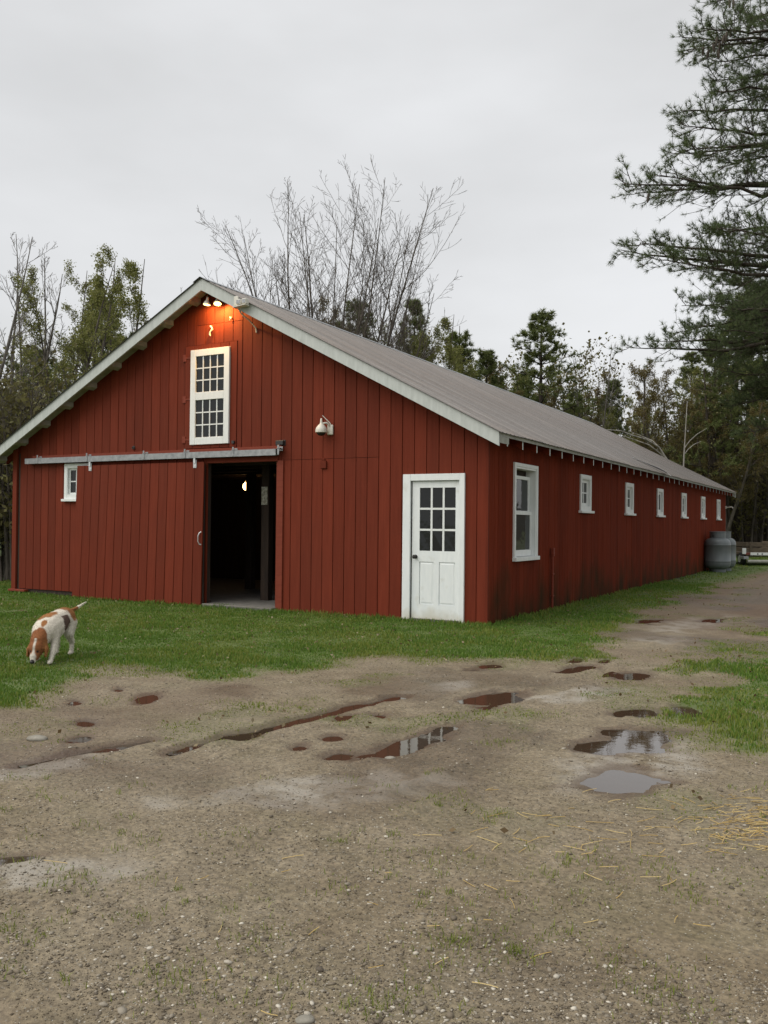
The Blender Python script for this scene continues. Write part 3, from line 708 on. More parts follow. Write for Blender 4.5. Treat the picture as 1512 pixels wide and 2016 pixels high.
for sg in (1, -1):
    e = XM+sg*(OS-XM); hgt = .195
    for yy, nm in ((-OH, 'rake_board'), (L+.28, 'rake_board')):
        ya, yb = yy, yy+.032
        MB().quadbox([(XM, ya, ZR-hgt-.02), (e, ya, RZ(e)-hgt-.02), (e, yb, RZ(e)-hgt-.02), (XM, yb, ZR-hgt-.02), (XM, ya, ZR-.014), (e, ya, RZ(e)-.014), (e, yb, RZ(e)-.014), (XM, yb, ZR-.014)]).build(nm, M['rake'], roof, bevel=.003)
    # purlin lookouts carrying the gable overhang
    for k in range(9):
        x = XM+sg*(.35+k*.62); z = RZ(x)-.078
        dx = .045
        MB().quadbox([(x-dx, -OH+.034, RZ(x-dx)-.165), (x+dx, -OH+.034, RZ(x+dx)-.165), (x+dx, -.001, RZ(x+dx)-.165), (x-dx, -.001, RZ(x-dx)-.165),
                      (x-dx, -OH+.034, RZ(x-dx)-.0765), (x+dx, -OH+.034, RZ(x+dx)-.0765), (x+dx, -.001, RZ(x+dx)-.0765), (x-dx, -.001, RZ(x-dx)-.0765)]).build('lookout', M['soffit'], roof)
yy = .04; k = 0
while yy < L+.2:
    for sg in (1, -1):
        e = XM+sg*(OS-.03-XM); i_ = XM+sg*(-.16-XM); t = .022
        o = MB().quadbox([(i_, yy-t, RZ(i_)-.215), (e, yy-t, RZ(e)-.205), (e, yy+t, RZ(e)-.205), (i_, yy+t, RZ(i_)-.215), (i_, yy-t, RZ(i_)-.0765), (e, yy-t, RZ(e)-.0765), (e, yy+t, RZ(e)-.0765), (i_, yy+t, RZ(i_)-.0765)])
        o = o.build('rafter_tail', M['red_side'], roof)
        o.data.materials.append(M['rake'])
        for p in o.data.polygons:
            if abs(p.normal.x) > .95: p.material_index = 1
    yy += .622; k += 1

def on_roof(u, v):
    d_ = ray(u, v); t_ = (ZR+SL*XM-CAM[2]-SL*CAM[0])/(d_[2]+SL*d_[0])
    return CAM+t_*d_
fa, fb = on_roof(1300, 929), on_roof(1342, 949)
yv = fb[1]; mb = MB(); pts = [(OS-.75, .012), (OS-.55, .03), (OS-.3, .055), (OS-.05, .075), (OS+.10, .06), (OS+.18, .02)]
for wy in (0,):
    a_ = [(x, yv-.10, RZ(x)+h_) for x, h_ in pts]; b_ = [(x, yv+.10, RZ(x)+h_*.4+.004) for x, h_ in pts]
    for (p0, p1), (q0, q1) in zip(zip(a_[:-1], a_[1:]), zip(b_[:-1], b_[1:])):
        up = lambda p: (p[0], p[1], p[2]+.004)
        mb.quadbox([p0, p1, q1, q0, up(p0), up(p1), up(q1), up(q0)])
mb.build('loose_flashing', M['steel'], roof)
# ------------------------------------------------------------------ fixtures on the barn
# twin floodlight in the gable
fl = tag(empty('flood_light', (-5.09, -.02, 5.42)), 'twin lit floodlight glowing orange under the gable peak', 'floodlight')
def rel(o, p): return tuple(np.array(p)-np.array(o.location))
MB().lathe([(.055, 0), (.055, .02), (.03, .03)], 16, (0, .018, 0), (0, -1, 0)).build('base', M['iron'], fl, smooth=40)
for (u, v), aim, en in (((407, 600), (-.06, -.10, -1), 17), ((428, 598), (.30, -.32, -1), 42)):
    px, pz = front(u, v, -.20); tip = Vector((px, -.20, pz)); d = Vector(aim).normalized(); back = tip-d*.13
    jn = Vector(rel(fl, tuple(back))); root = Vector((-.02 if u < 415 else .03, -.01, 0))
    MB().tube([tuple(root), tuple(root.lerp(jn, .5)+Vector((0, 0, .02))), tuple(jn)], .016, 8).build('arm', M['iron'], fl, smooth=True)
    tl = Vector(rel(fl, tuple(tip)))
    MB().lathe([(.018, 0), (.022, .03), (.024, .055), (.045, .085), (.062, .115), (.066, .13), (.060, .13), (.058, .124)], 20, tuple(tl-d*.13), tuple(d)).build('reflector', M['plastic'], fl, smooth=50)
    MB().lathe([(.059, 0), (.056, .006), (.030, .012), (.004, .014)], 20, tuple(tl-d*.004), tuple(d)).build('lens', M['bulb'], fl, smooth=True)
    ld = bpy.data.lights.new('flood_lamp', 'SPOT'); ld.energy = en; ld.color = (1.0, .52, .14); ld.spot_size = R(165); ld.spot_blend = .6; ld.shadow_soft_size = .05
    lo_ = bpy.data.objects.new('flood_lamp', ld); aimw = (d+Vector((0, .9, 0))).normalized(); lo_.location = tuple(tl+d*.03); lo_.rotation_euler = aimw.to_track_quat('-Z', 'Y').to_euler(); link(lo_, fl)
# white twin box unit on the rake board
bx, bz = front(475, 597, -OH-.05)
wu = tag(empty('security_light', (bx, -OH-.002, bz)), 'off-white boxy security unit fixed to the rake board', 'security light')
MB().box(-.13, .13, -.05, 0, -.06, .03).build('housing', M['plastic'], wu, bevel=.008)
MB().box(-.135, -.05, -.075, -.045, -.04, .12).build('flap', M['plastic'], wu, bevel=.006)
for x in (.0, .115):
    mb = MB(); mb.box(x-.045, x+.045, -.13, -.051, -.035, .05); mb.build('lamp_head', M['plastic'], wu, bevel=.006); MB().box(x-.032, x+.032, -.134, -.1305, -.022, .036).build('lens', M['galv'], wu)
MB().quadbox([(-.10, -.15, -.085), (.16, -.15, -.06), (.16, -.04, -.06), (-.10, -.04, -.085), (-.10, -.15, -.070), (.16, -.15, -.045), (.16, -.04, -.045), (-.10, -.04, -.070)]).build('tray', M['plastic'], wu, bevel=.003)
MB().tube([(-.07, -.03, -.08), (-.06, .06, -.16), (-.03, .20, -.22), (.0, .34, -.32), (.01, .35, -.40)], .012, 6).build('cable', M['plastic'], wu, smooth=True)
# dome camera with aerial
dx, dz = front(632, 845, -.13)
dc = tag(empty('security_camera', (dx+.06, -.004, dz)), 'white dome security camera with aerial on the red wall', 'camera')
MB().box(-.01, .095, -.035, 0, -.085, .075).build('mount', M['plastic'], dc, bevel=.012)
MB().tube([(.04, -.03, .06), (.02, -.09, .10), (-.04, -.13, .09), (-.05, -.13, .05)], .016, 8).build('arm', M['plastic'], dc, smooth=True)
MB().lathe([(.008, .17), (.015, .16), (.018, .11), (.024, .085), (.050, .062), (.082, .020), (.092, -.02), (.090, -.052), (.074, -.058)], 24, (-.05, -.135, 0)).build('hood', M['plastic'], dc, smooth=50)
MB().lathe([(.074, -.056), (.068, -.072), (.045, -.096), (.012, -.106)], 24, (-.05, -.135, 0)).build('dome', M['iron'], dc, smooth=True)
MB().tube([(.05, -.02, .08), (.045, -.03, .10), (-.085, -.05, .225)], [.009, .008, .006], 8).build('aerial', M['plastic'], dc, smooth=True)
# small wall fittings
def wall_thing(name, u, v, label, cat, fn, y=-.006):
    x, z = front(u, v, y); o = tag(empty(name, (x, y, z)), label, cat); fn(o); return o
wall_thing('junction_box', 638, 915, 'small red painted box on the wall below the dome camera', 'box',
           lambda o: (MB().box(-.055, .055, -.03, 0, -.06, .06).build('cover', M['red'], o, bevel=.006), MB().box(-.03, .02, -.02, 0, .062, .10).build('fitting', M['red'], o, bevel=.004)))
wall_thing('door_stop', 553, 872, 'black iron stop block above the end of the door rail', 'stop block',
           lambda o: (MB().box(-.075, .075, -.05, 0, -.035, .035).build('block', M['iron'], o, bevel=.006), MB().box(-.095, .095, -.008, 0, -.045, .045).build('plate', M['iron'], o, bevel=.002)))
wall_thing('wall_hook', 264, 881, 'small black iron hook on the wall above the rail', 'hook',
           lambda o: (MB().box(-.035, .02, -.006, 0, -.03, .03).build('plate', M['iron'], o), MB().tube([(0, -.004, .0), (0, -.05, -.01), (.03, -.06, -.03), (.05, -.05, 0)], .012, 6).build('hook', M['iron'], o)))
wall_thing('rope_hook', 417, 652, 'white twisted hook hanging below the lit floodlight', 'hook',
           lambda o: (MB().lathe([(.014, 0), (.014, .03)], 10, (-.01, 0, .08), (0, -1, 0)).build('eye', M['plastic'], o), MB().tube([(-.01, -.03, .08), (.03, -.035, .05), (.035, -.035, .02), (-.005, -.035, -.02), (-.015, -.035, -.06), (.0, -.035, -.09)], [.010, .014, .016, .014, .016, .010], 8).build('rope', M['plastic'], o, smooth=True)))
wall_thing('screw_eye', 455, 628, 'tiny white screw eye right of the twisted hook', 'screw eye',
           lambda o: (MB().tube([(0, 0, .02), (.004, -.03, .025), (.02, -.035, 0), (.0, -.035, -.025)], .009, 6).build('eye', M['plastic'], o), MB().box(-.014, .014, -.004, 0, .008, .034).build('plate', M['plastic'], o)))
# red conduit on the side wall
cy_, _ = side(1083, 1082)
cp = tag(empty('conduit', (.02, cy_, 0)), 'red painted conduit rising from the ground on the side wall', 'pipe')
MB().tube([(.025, 0, -.03), (.025, 0, .93)], .020, 10).build('pipe', M['red_trim'], cp, smooth=True)
MB().box(.003, .055, -.035, .035, .92, 1.06).build('outlet_box', M['red_trim'], cp, bevel=.006)
for z in (.25, .62): MB().box(.002, .049, -.034, .034, z-.012, z+.012).build('strap', M['red_trim'], cp, bevel=.003)
wl = tag(empty('wall_lamp', (.0, L-.12, 2.16)), 'small pale fitting at the far end of the side wall', 'fitting')
MB().box(.003, .04, -.05, .05, -.05, .05).build('plate', M['plastic'], wl, bevel=.004); MB().tube([(.04, 0, 0), (.22, .02, .02), (.26, .02, -.02)], .022, 8).build('arm', M['plastic'], wl, smooth=True)
# bulb and notice inside
d = ray(485, 952); t = (3.4-CAM[1])/d[1]; pb = CAM+t*d
bo = tag(empty('light_bulb', tuple(pb)), 'lit bare bulb hanging in the dark doorway', 'bulb')
MB().lathe([(.008, -.150), (.050, -.130), (.078, -.080), (.070, -.020), (.036, .020), (.024, .032)], 16).build('globe', M['bulb2'], bo, smooth=True)
MB().lathe([(.024, .028), (.030, .032), (.030, .075), (.012, .085)], 12).build('socket', M['plastic'], bo, smooth=40)
MB().tube([(0, 0, .08), (0, 0, 2.598-pb[2])], .006, 6).build('cord', M['iron'], bo)
ld = bpy.data.lights.new('bulb_lamp', 'POINT'); ld.energy = .9; ld.color = (1, .55, .2); ld.shadow_soft_size = .04
lo_ = bpy.data.objects.new('bulb_lamp', ld); lo_.location = (0, -.12, -.19); link(lo_, bo)
d = ray(520, 976); t = (.98-CAM[1])/d[1]; pn = CAM+t*d
no = tag(empty('notice', (pn[0], .995, pn[2])), 'pale paper notice pinned to a post inside the doorway', 'notice')
MB().box(-.065, .065, -.008, 0, -.16, .16).build('sheet', M['paper'], no); MB().box(-.01, .01, -.013, -.0085, .135, .15).build('pin', M['steel'], no)
MB().box(pn[0]-.075, pn[0]+.09, 1.0, 1.14, .05, 2.60).build('post', M['dark_wood'], barn, bevel=.006)

# ------------------------------------------------------------------ propane tanks
def tank(c, label, r=.40, rz=0):
    o = tag(empty('propane_tank', (c[0], c[1], 0), rz), label, 'propane tank', 'propane tanks at the far end of the barn')
    MB().lathe([(r*.66, .0), (r*.66, .03), (r*.64, .03), (r*.64, .13)], 40).build('foot_ring', M['tank'], o, smooth=40)
    pr = [(r*.3, .085), (r*.64, .10), (r*.86, .15), (r*.93, .19), (r*.97, .23), (r*.992, .27), (r, .31), (r, .34), (r+.004, .345), (r+.004, .36), (r, .365), (r, .86), (r+.004, .865), (r+.004, .88), (r, .885), (r*.998, .91), (r*.985, .945), (r*.95, .985), (r*.90, 1.02), (r*.72, 1.075), (r*.45, 1.10), (.02, 1.11)]
    MB().lathe(pr, 48).build('body', M['tank'], o, smooth=50)
    cr_ = r*.60; mb = MB(); nseg = 30
    for k in range(nseg):                      # collar, open at two hand holes
        if k in (3, 18): zz = ((1.06, 1.12), (1.20, 1.27))
        else: zz = ((1.06, 1.27),)
        a0, a1 = 2*math.pi*k/nseg, 2*math.pi*(k+1)/nseg
        for z0, z1 in zz:
            q = [(cr_*math.cos(a), cr_*math.sin(a)) for a in (a0, a1)]; p = [(x*.97, y*.97) for x, y in q]
            mb.quadbox([(*p[0], z0), (*p[1], z0), (*q[1], z0), (*q[0], z0), (*p[0], z1), (*p[1], z1), (*q[1], z1), (*q[0], z1)])
    mb.build('collar', M['tank'], o)
    MB().lathe([(cr_*.97, 1.272), (cr_*1.05, 1.275), (cr_*1.05, 1.295), (cr_*.97, 1.30)], 36).build('collar_rim', M['tank'], o, smooth=40)
    MB().lathe([(.05, 1.10), (.05, 1.16), (.03, 1.17), (.03, 1.22)], 12).build('valve', M['galv'], o, smooth=40)
    return o
tc_ = gnd(1410, 1127); tank(tc_+np.array([0, .25]), 'grey propane tank standing nearest against the end of the side wall', rz=R(200))
tank(tc_+np.array([.02, 1.28]), 'grey propane tank mostly hidden behind the nearer tank', rz=R(230))

# ------------------------------------------------------------------ flatbed trailer at the right edge
g0 = gnd(1462, 1114)
tr = tag(empty('utility_trailer', (g0[0], g0[1], 0), -YAW*0+math.atan2(RT0[1], RT0[0])), 'flatbed trailer with wooden rail boards and white bumper at the right edge', 'trailer')
MB().box(.1, 2.3, .05, 3.6, .42, .50).build('deck', M['plank'], tr)
for z in (.60, .80): MB().box(.12, 2.28, .03, .065, z-.08, z+.085).build('rail_board', M['plank'], tr, bevel=.005)
for sx in (.13, 2.24):
    for z in (.60, .80): MB().box(sx, sx+.03, .10, 3.55, z-.08, z+.085).build('rail_board', M['plank'], tr, bevel=.005)
for x in (.3, 1.2, 2.1): MB().box(x-.03, x+.03, .0, .028, .42, .9).build('stake', M['plank'], tr, bevel=.004)
MB().box(.28, 2.1, -.03, .0, .40, .50).build('bumper', M['white'], tr, bevel=.006)
for x in (.55, .72, 1.25, 1.7): MB().lathe([(.028, 0), (.028, .006)], 12, (x, -.031, .45), (0, -1, 0)).build('bumper_hole', M['iron'], tr)
MB().box(.10, .28, -.02, .03, .40, .50).build('bumper_end', M['rust'], tr, bevel=.006)
MB().box(-.03, .11, -.06, -.02, .44, .66).build('marker_light', M['white'], tr, bevel=.01)
MB().box(.0, .20, -.08, .30, .25, .36).build('step', M['galv'], tr, bevel=.01)
MB().tube([(.15, -.05, .17), (2.2, -.05, .17)], .065, 12).build('axle_tube', M['soffit'], tr, smooth=50)
for x in (.02, 2.18):
    wh = MB().lathe([(.10, 0), (.20, 0), (.245, .03), (.25, .09), (.245, .15), (.20, .18), (.10, .18)], 28, (x, .35 if x < 1 else .9, .25), (1, 0, 0)).build('wheel', M['rubber'], tr, smooth=40)
    MB().lathe([(.03, -.005), (.13, -.004), (.14, .02)], 20, (x, .35 if x < 1 else .9, .25), (1, 0, 0)).build('rim', M['steel'], wh, smooth=40)
MB().tube([(1.2, 3.6, .45), (1.2, 4.9, .42)], .05, 8).build('tongue', M['rust'], tr)
MB().tube([(1.2, 4.7, 0), (1.2, 4.7, .5)], .03, 8).build('jack', M['galv'], tr)
# ------------------------------------------------------------------ trees
def nrm(a): return a/np.maximum(np.linalg.norm(a, axis=-1, keepdims=True), 1e-9)
def tubes(sets, sides=5):
    """sets: list of (pts[M,N,3], rad[M,N]) -> verts, quads"""
    V, Fq, o = [], [], 0
    for P, Rr in sets:
        M_, N, _ = P.shape
        if M_ == 0: continue
        n = sides if Rr.max() > .035 else 3
        T = np.empty_like(P); T[:, 1:-1] = P[:, 2:]-P[:, :-2]; T[:, 0] = P[:, 1]-P[:, 0]; T[:, -1] = P[:, -1]-P[:, -2]; T = nrm(T)
        ref = np.where(np.abs(T[..., 2:3]) > .8, np.array([1., 0, 0]), np.array([0, 0, 1.])); U = nrm(np.cross(T, ref)); Vv = np.cross(T, U)
        a = np.arange(n)*2*math.pi/n
        ring = P[:, :, None]+Rr[:, :, None, None]*(np.cos(a)[:, None]*U[:, :, None]+np.sin(a)[:, None]*Vv[:, :, None])
        V.append(ring.reshape(-1, 3)); ids = o+np.arange(M_*N*n).reshape(M_, N, n); nx_ = np.roll(ids, -1, 2)
        Fq.append(np.stack([ids[:, :-1], nx_[:, :-1], nx_[:, 1:], ids[:, 1:]], -1).reshape(-1, 4)); o += M_*N*n
    return np.concatenate(V), np.concatenate(Fq)
def grow(rng, p0, d, Ln, n, up=.0, wig=.1):
    Ln = np.broadcast_to(Ln, (len(p0),)); out = [p0]; d = nrm(d)
    for k in range(n-1):
        d = nrm(d+np.array([0, 0, up/(n-1)])+rng.normal(0, wig, d.shape)); out.append(out[-1]+d*(Ln/(n-1))[:, None])
    return np.stack(out, 1)
def spawn(rng, P, Rr, k, t0, t1, ang, even=False, flat=0.0, power=1.0):
    """k children on each parent -> start, direction, parent radius there, param"""
    M_, N, _ = P.shape; t = np.tile((np.arange(k)+.5)/k, (M_, 1))+rng.uniform(-.4, .4, (M_, k))/k
    t = t0+(t1-t0)*np.clip(t, 0, 1)**power; f = t*(N-1); i = np.minimum(f.astype(int), N-2); fr = (f-i)[..., None]; ar = np.arange(M_)[:, None]
    p = P[ar, i]*(1-fr)+P[ar, i+1]*fr; T = nrm(P[ar, i+1]-P[ar, i]); r = Rr[ar, i]*(1-fr[..., 0])+Rr[ar, i+1]*fr[..., 0]
    rv = rng.normal(0, 1, T.shape); rv[..., 2] *= 1-flat; perp = nrm(rv-T*np.sum(rv*T, -1, keepdims=True))
    a = np.radians(ang)*rng.uniform(.75, 1.25, t.shape)[..., None]
    d = T*np.cos(a)+perp*np.sin(a); return p.reshape(-1, 3), d.reshape(-1, 3), r.ravel(), t.ravel()
def taper(r0, r1, n): return r0[:, None]+(r1-r0)[:, None]*np.linspace(0, 1, n)[None]
def leaf_quads(rng, P, s, asp=.6):
    K = len(P); a = nrm(rng.normal(0, 1, (K, 3))); b = nrm(np.cross(a, rng.normal(0, 1, (K, 3)))); s = (s*rng.uniform(.6, 1.35, K))[:, None]
    v = np.stack([P-a*s, P+b*s*asp, P+a*s, P-b*s*asp], 1).reshape(-1, 3); return v, np.arange(4*K).reshape(-1, 4)
def tufts(rng, P, D, m_, ln, wd, spread=.9):
    K = len(P); d = nrm(D[:, None]*spread+rng.normal(0, .62, (K, m_, 3))); c = P[:, None]+0*d
    ll = (ln*rng.uniform(.7, 1.15, (K, m_)))[..., None]; sd = nrm(np.cross(d, rng.normal(0, 1, d.shape)))*wd
    v = np.stack([c-sd, c+sd, c+d*ll], 2).reshape(-1, 3); return v, np.arange(3*K*m_).reshape(-1, 3)
def bare_mesh(seed, stems, height, spread, kids=(16, 6, 3), leaves=None, r0=.10, base_r=.25, up=.55, trunk=0.0, leaf_s=.05, leaf_n=3, ang=38, dome=False):
    rng = np.random.default_rng(seed)
    az = np.arange(stems)*2*math.pi/max(stems, 1)+rng.uniform(-.4, .4, stems); lean = rng.uniform(.15, 1.0, stems)*spread
    p0 = np.stack([np.cos(az)*base_r, np.sin(az)*base_r, np.full(stems, trunk)], -1); d0 = np.stack([np.cos(az)*lean, np.sin(az)*lean, np.ones(stems)], -1)
    Ln = (height-trunk)*rng.uniform(.78, 1.05, stems)*(1+.12*lean)
    if dome: lean = np.sqrt((np.arange(stems)+.3)/stems)*spread; az = np.arange(stems)*2.39996+.4; p0 = np.stack([np.cos(az)*base_r*lean/spread, np.sin(az)*base_r*lean/spread, np.full(stems, trunk)], -1); d0 = np.stack([np.cos(az)*lean, np.sin(az)*lean, np.ones(stems)], -1); Ln = (height-trunk)*(1.03-.36*(lean/spread)**1.6)*rng.uniform(.90, 1.04, stems)
    P = grow(rng, p0, d0, Ln, 14, up*.5, .022 if dome else .035)
    rr = taper(np.full(stems, r0)*rng.uniform(.7, 1.2, stems), np.full(stems, .010), 14); sets = [(P, rr)]
    if trunk > 0:
        tp = np.stack([np.zeros(5), np.zeros(5), np.linspace(-.1, trunk+.15, 5)], -1)[None]; sets.append((tp, np.linspace(r0*2.2, r0*1.4, 5)[None]))
    p, d, r, t = spawn(rng, P, rr, kids[0], .18, .97, ang); L1 = np.repeat(Ln, kids[0])*(.40 if dome else .30)*(1.05-t*.80)*rng.uniform(.6, 1.3, len(t)); P1 = grow(rng, p, d, L1, 7, up*1.3, .07)
    r1 = taper(np.minimum(r*.5, .034), np.full(len(p), .006), 7); sets.append((P1, r1))
    p, d, r, t = spawn(rng, P1, r1, kids[1], .15, .98, 40); L2 = np.repeat(L1, kids[1])*.42*(1.1-t*.7)*rng.uniform(.6, 1.3, len(t)); P2 = grow(rng, p, d, L2, 5, up*.7, .09)
    r2 = taper(np.minimum(r*.6, .014), np.full(len(p), .0060), 5); sets.append((P2, r2)); tip = P2[:, 2:].reshape(-1, 3)
    if kids[2]:
        p, d, r, t = spawn(rng, P2, r2, kids[2], .2, .95, 42); L3 = np.repeat(L2, kids[2])*.45*rng.uniform(.6, 1.2, len(t)); P3 = grow(rng, p, d, L3, 3, .3, .1)
        sets.append((P3, taper(np.full(len(p), .0065), np.full(len(p), .0045), 3))); tip = P3[:, 1:].reshape(-1, 3)
    v, f = tubes(sets, 6); lv = None
    if leaves:
        q = np.repeat(tip, leaf_n, 0); q = q+rng.normal(0, .07, q.shape); lv = leaf_quads(rng, q, np.full(len(q), leaf_s))
    return (v, f), lv
def pine_mesh(seed, h, spread=.26, low=.22, tuft=.15, wd=.012, m_=6, dens=1.0, droop=0.0):
    rng = np.random.default_rng(seed); z = low*h; zs = []
    while z < h*.97: zs.append(z); z += rng.uniform(.45, .95)*(.60+.40*(1-z/h))*h/11
    n0 = 14; tz = np.linspace(-.1, h, n0); tp = np.stack([rng.normal(0, .02, n0).cumsum()*.5, rng.normal(0, .02, n0).cumsum()*.5, tz], -1)[None]
    sets = [(tp, np.linspace(.017*h, .012, n0)[None])]; P0, D0, L0 = [], [], []
    for z in zs:
        q = z/h; k = rng.integers(4, 7); a0 = rng.uniform(0, 6.3)
        for j in range(k):
            a = a0+j*6.283/k+rng.uniform(-.35, .35); prof = (1-q)**.9*(1.0 if q > .3 else .8); ln = spread*h*prof*rng.uniform(.30, 1.15)+.22
            x = np.interp(z, tz, tp[0, :, 0]); y = np.interp(z, tz, tp[0, :, 1]); P0.append((x, y, z)); el = .55*q**1.5-.02+rng.uniform(-.12, .16)-droop*(1-q); D0.append((math.cos(a), math.sin(a), el)); L0.append(ln)
    P0, D0, L0 = np.array(P0), np.array(D0), np.array(L0); B = grow(rng, P0, D0, L0, 7, .30, .06); rb = taper(np.clip(.014*L0+.008, .01, .06), np.full(len(L0), .006), 7); sets.append((B, rb))
    k = max(3, int(10*dens)); p, d, r, t = spawn(rng, B, rb, k, .22, 1.0, 52, flat=.6); L1 = np.repeat(L0, k)*.36*(1.15-t*.75)*rng.uniform(.6, 1.3, len(t))+.10
    B1 = grow(rng, p, d, L1, 5, .35, .09); sets.append((B1, taper(np.full(len(p), .010), np.full(len(p), .004), 5)))
    k = 6; p, d, r, t = spawn(rng, B1, np.full(B1.shape[:2], .01), k, .30, 1.0, 35); d = d+np.array([0, 0, .25])
    tv = tufts(rng, p, nrm(d), m_, tuft, wd); return tubes(sets, 6), tv
def as_mesh(name, vf, mat): o = np_mesh(name, vf[0], vf[1], mat, smooth=(vf[1].shape[1] == 4 and 'leaf' not in name), do_link=False); me = o.data; bpy.data.objects.remove(o); return me
def place(name, u, t, parts, label, cat='tree', group=None, vtop=None, h=None, rz=0.0, wx=1.0):
    d = ray(u, 1000); d = np.array([d[0], d[1], 0]); p = CAM+t*d; sc = 1.0
    if vtop is not None: sc = (dep(u, vtop, t)[2])/h
    o = tag(empty(name, (p[0], p[1], 0), rz), label, cat, group)
    for pn, me in parts: inst(me, pn, o, sc=(sc*wx, sc*wx, sc))
    return o
# --- mesh kinds
PINE = []
for sd_, h_, sp_, lo_w, dn in ((101, 11, .34, .25, .8), (102, 11, .30, .35, .7), (103, 11, .40, .15, .8), (104, 11, .32, .45, .7)):
    a, b = pine_mesh(sd_, h_, sp_, lo_w, .21, .015, 7, dn); PINE.append((as_mesh('trunk', a, M['pine_bark']), as_mesh('crown_needles', b, M['needle'])))
def pine(i): return [('trunk', PINE[i][0]), ('crown', PINE[i][1])]
BUD = []
for sd_, stems, mat, ls in ((201, 4, 'bud', .055), (202, 5, 'bud_brown', .055), (203, 3, 'bud', .060)):
    a, b = bare_mesh(sd_, stems, 10, .42, (15, 6, 3), True, .085, .10, .5, 1.6, ls*.58, 12, 46); BUD.append((as_mesh('trunk', a, M['bark']), as_mesh('crown_leaf', b, M[mat])))
def bud(i): return [('trunk', BUD[i][0]), ('crown', BUD[i][1])]
BARE = []
for sd_, stems in ((301, 4), (302, 3)):
    a, _ = bare_mesh(sd_, stems, 11, .40, (15, 6, 3), None, .10, .12, .45, 2.0, ang=40); BARE.append(as_mesh('trunk', a, M['bark_pale']))
# --- the big bare many-stemmed tree behind the roof
hv, _ = bare_mesh(44, 30, 15.2, .50, (21, 7, 2), None, .090, .60, .36, 0.0, ang=40, dome=True)
place('bare_tree', 645, 34, [('branches', as_mesh('branches', hv, M['bark']))], 'tall leafless many-stemmed tree spreading behind the barn ridge', vtop=335, h=15.4, rz=.3)
# --- left of the barn
place('bare_tree', 40, 27, [('branches', BARE[0])], 'leafless grey tree at the far left edge, taller than its neighbours', vtop=432, h=11, rz=.5, wx=.9)
place('bare_tree', -60, 24, [('branches', BARE[1])], 'leafless tree half cut by the left edge of the picture', vtop=470, h=11, rz=2.2)
place('budding_tree', 135, 26, bud(0), 'thin tree with pale spring leaves left of the roof slope', vtop=470, h=10.4, rz=1.0)
place('budding_tree', 215, 30, bud(2), 'pale leafing tree nearest the left roof slope', vtop=500, h=10.4, rz=2.4)
place('pine_tree', 195, 32, pine(2), 'dark green pine behind the leafing trees on the left', vtop=590, h=11, rz=.4, wx=1.1)
place('pine_tree', 70, 37, pine(0), 'dark pine low behind the bare trees at left', vtop=680, h=11, rz=1.4, wx=1.5)
place('pine_tree', -50, 33, pine(2), 'pine at the left picture edge behind the bare tree', vtop=640, h=11, rz=2.0, wx=1.3)
place('budding_tree', 265, 36, bud(1), 'brownish leafing tree just above the left roof edge', vtop=640, h=10.4, rz=3.0, wx=1.2)
# --- behind the roof
for u, t, vt, i, rz, wx, lab in (
        (555, 42, 600, 1, .2, 1.0, 'small dark pine among the stems of the big bare tree'),
        (700, 40, 585, 0, 1.1, 1.0, 'pine just right of the big bare tree stems'),
        (815, 39, 586, 3, 2.3, .9, 'narrow pine at the right skirts of the big bare tree'),
        (900, 45, 640, 1, .7, 1.1, 'pine above the middle of the roof ridge'),
        (955, 46, 690, 2, 1.9, 1.0, 'short pine left of the tall lone pine'),
        (1062, 47, 606, 0, 2.9, 1.15, 'tall broad pine standing clear above the roof'),
        (1128, 52, 770, 3, .4, 1.2, 'low pine right of the tall lone pine'),
        (1205, 54, 748, 2, 1.3, 1.0, 'rounded pine beyond the far end of the ridge'),
        (1030, 53, 735, 3, 2.0, 1.3, 'low pine left below the tall lone pine')):
    place('pine_tree', u, t, pine(i), lab, group='pines behind the barn', vtop=vt, h=11, rz=rz, wx=wx)
for u, t, vt, i, rz, wx, lab in (
        (620, 39, 590, 1, .3, 1.0, 'brown budding tree at the foot of the big bare tree'),
        (765, 37, 640, 0, 1.2, 1.1, 'yellow-green budding tree over the roof, left of two'),
        (850, 39, 612, 2, 2.0, .9, 'yellow-green budding tree over the roof, right of two'),
        (935, 49, 680, 1, 2.8, 1.1, 'reddish budding tree over the middle of the ridge'),
        (1100, 55, 730, 1, .9, 1.3, 'brown budding tree right behind the tall lone pine'),
        (885, 42, 655, 0, 2.6, 1.2, 'yellow-green leafing tree above the centre of the ridge'),
        (985, 50, 705, 2, .2, 1.2, 'pale leafing tree left beside the tall lone pine'),
        (1015, 46, 740, 1, 1.7, 1.1, 'low brown leafing tree at the foot of the tall lone pine'),
        (1215, 57, 790, 0, 2.9, 1.5, 'hazy yellow-green tree past the ridge end'),
        (1160, 50, 800, 0, 1.9, 1.3, 'low yellow-green tree over the far ridge end'),
        (1245, 47, 770, 0, .4, 1.1, 'yellow-green budding tree above the bent birch'),
        (1312, 44, 695, 1, 1.5, 1.15, 'large brownish budding tree right of the far ridge end'),
        (1375, 47, 700, 2, 2.2, 1.1, 'olive budding tree behind the slim birch'),
        (1430, 42, 760, 1, .7, 1.2, 'brown thin-leaved tree in the wood at right')):
    place('budding_tree', u, t, bud(i), lab, group='budding trees behind the barn', vtop=vt, h=10.4, rz=rz, wx=wx)
place('bare_tree', 1170, 47, [('branches', BARE[1])], 'leafless tree leaning out beside the tall lone pine', vtop=690, h=11, rz=1.0, wx=.8)
place('bare_tree', 1268, 52, [('branches', BARE[0])], 'pale leafless tree against the sky near the wood', vtop=712, h=11, rz=.2, wx=.8)
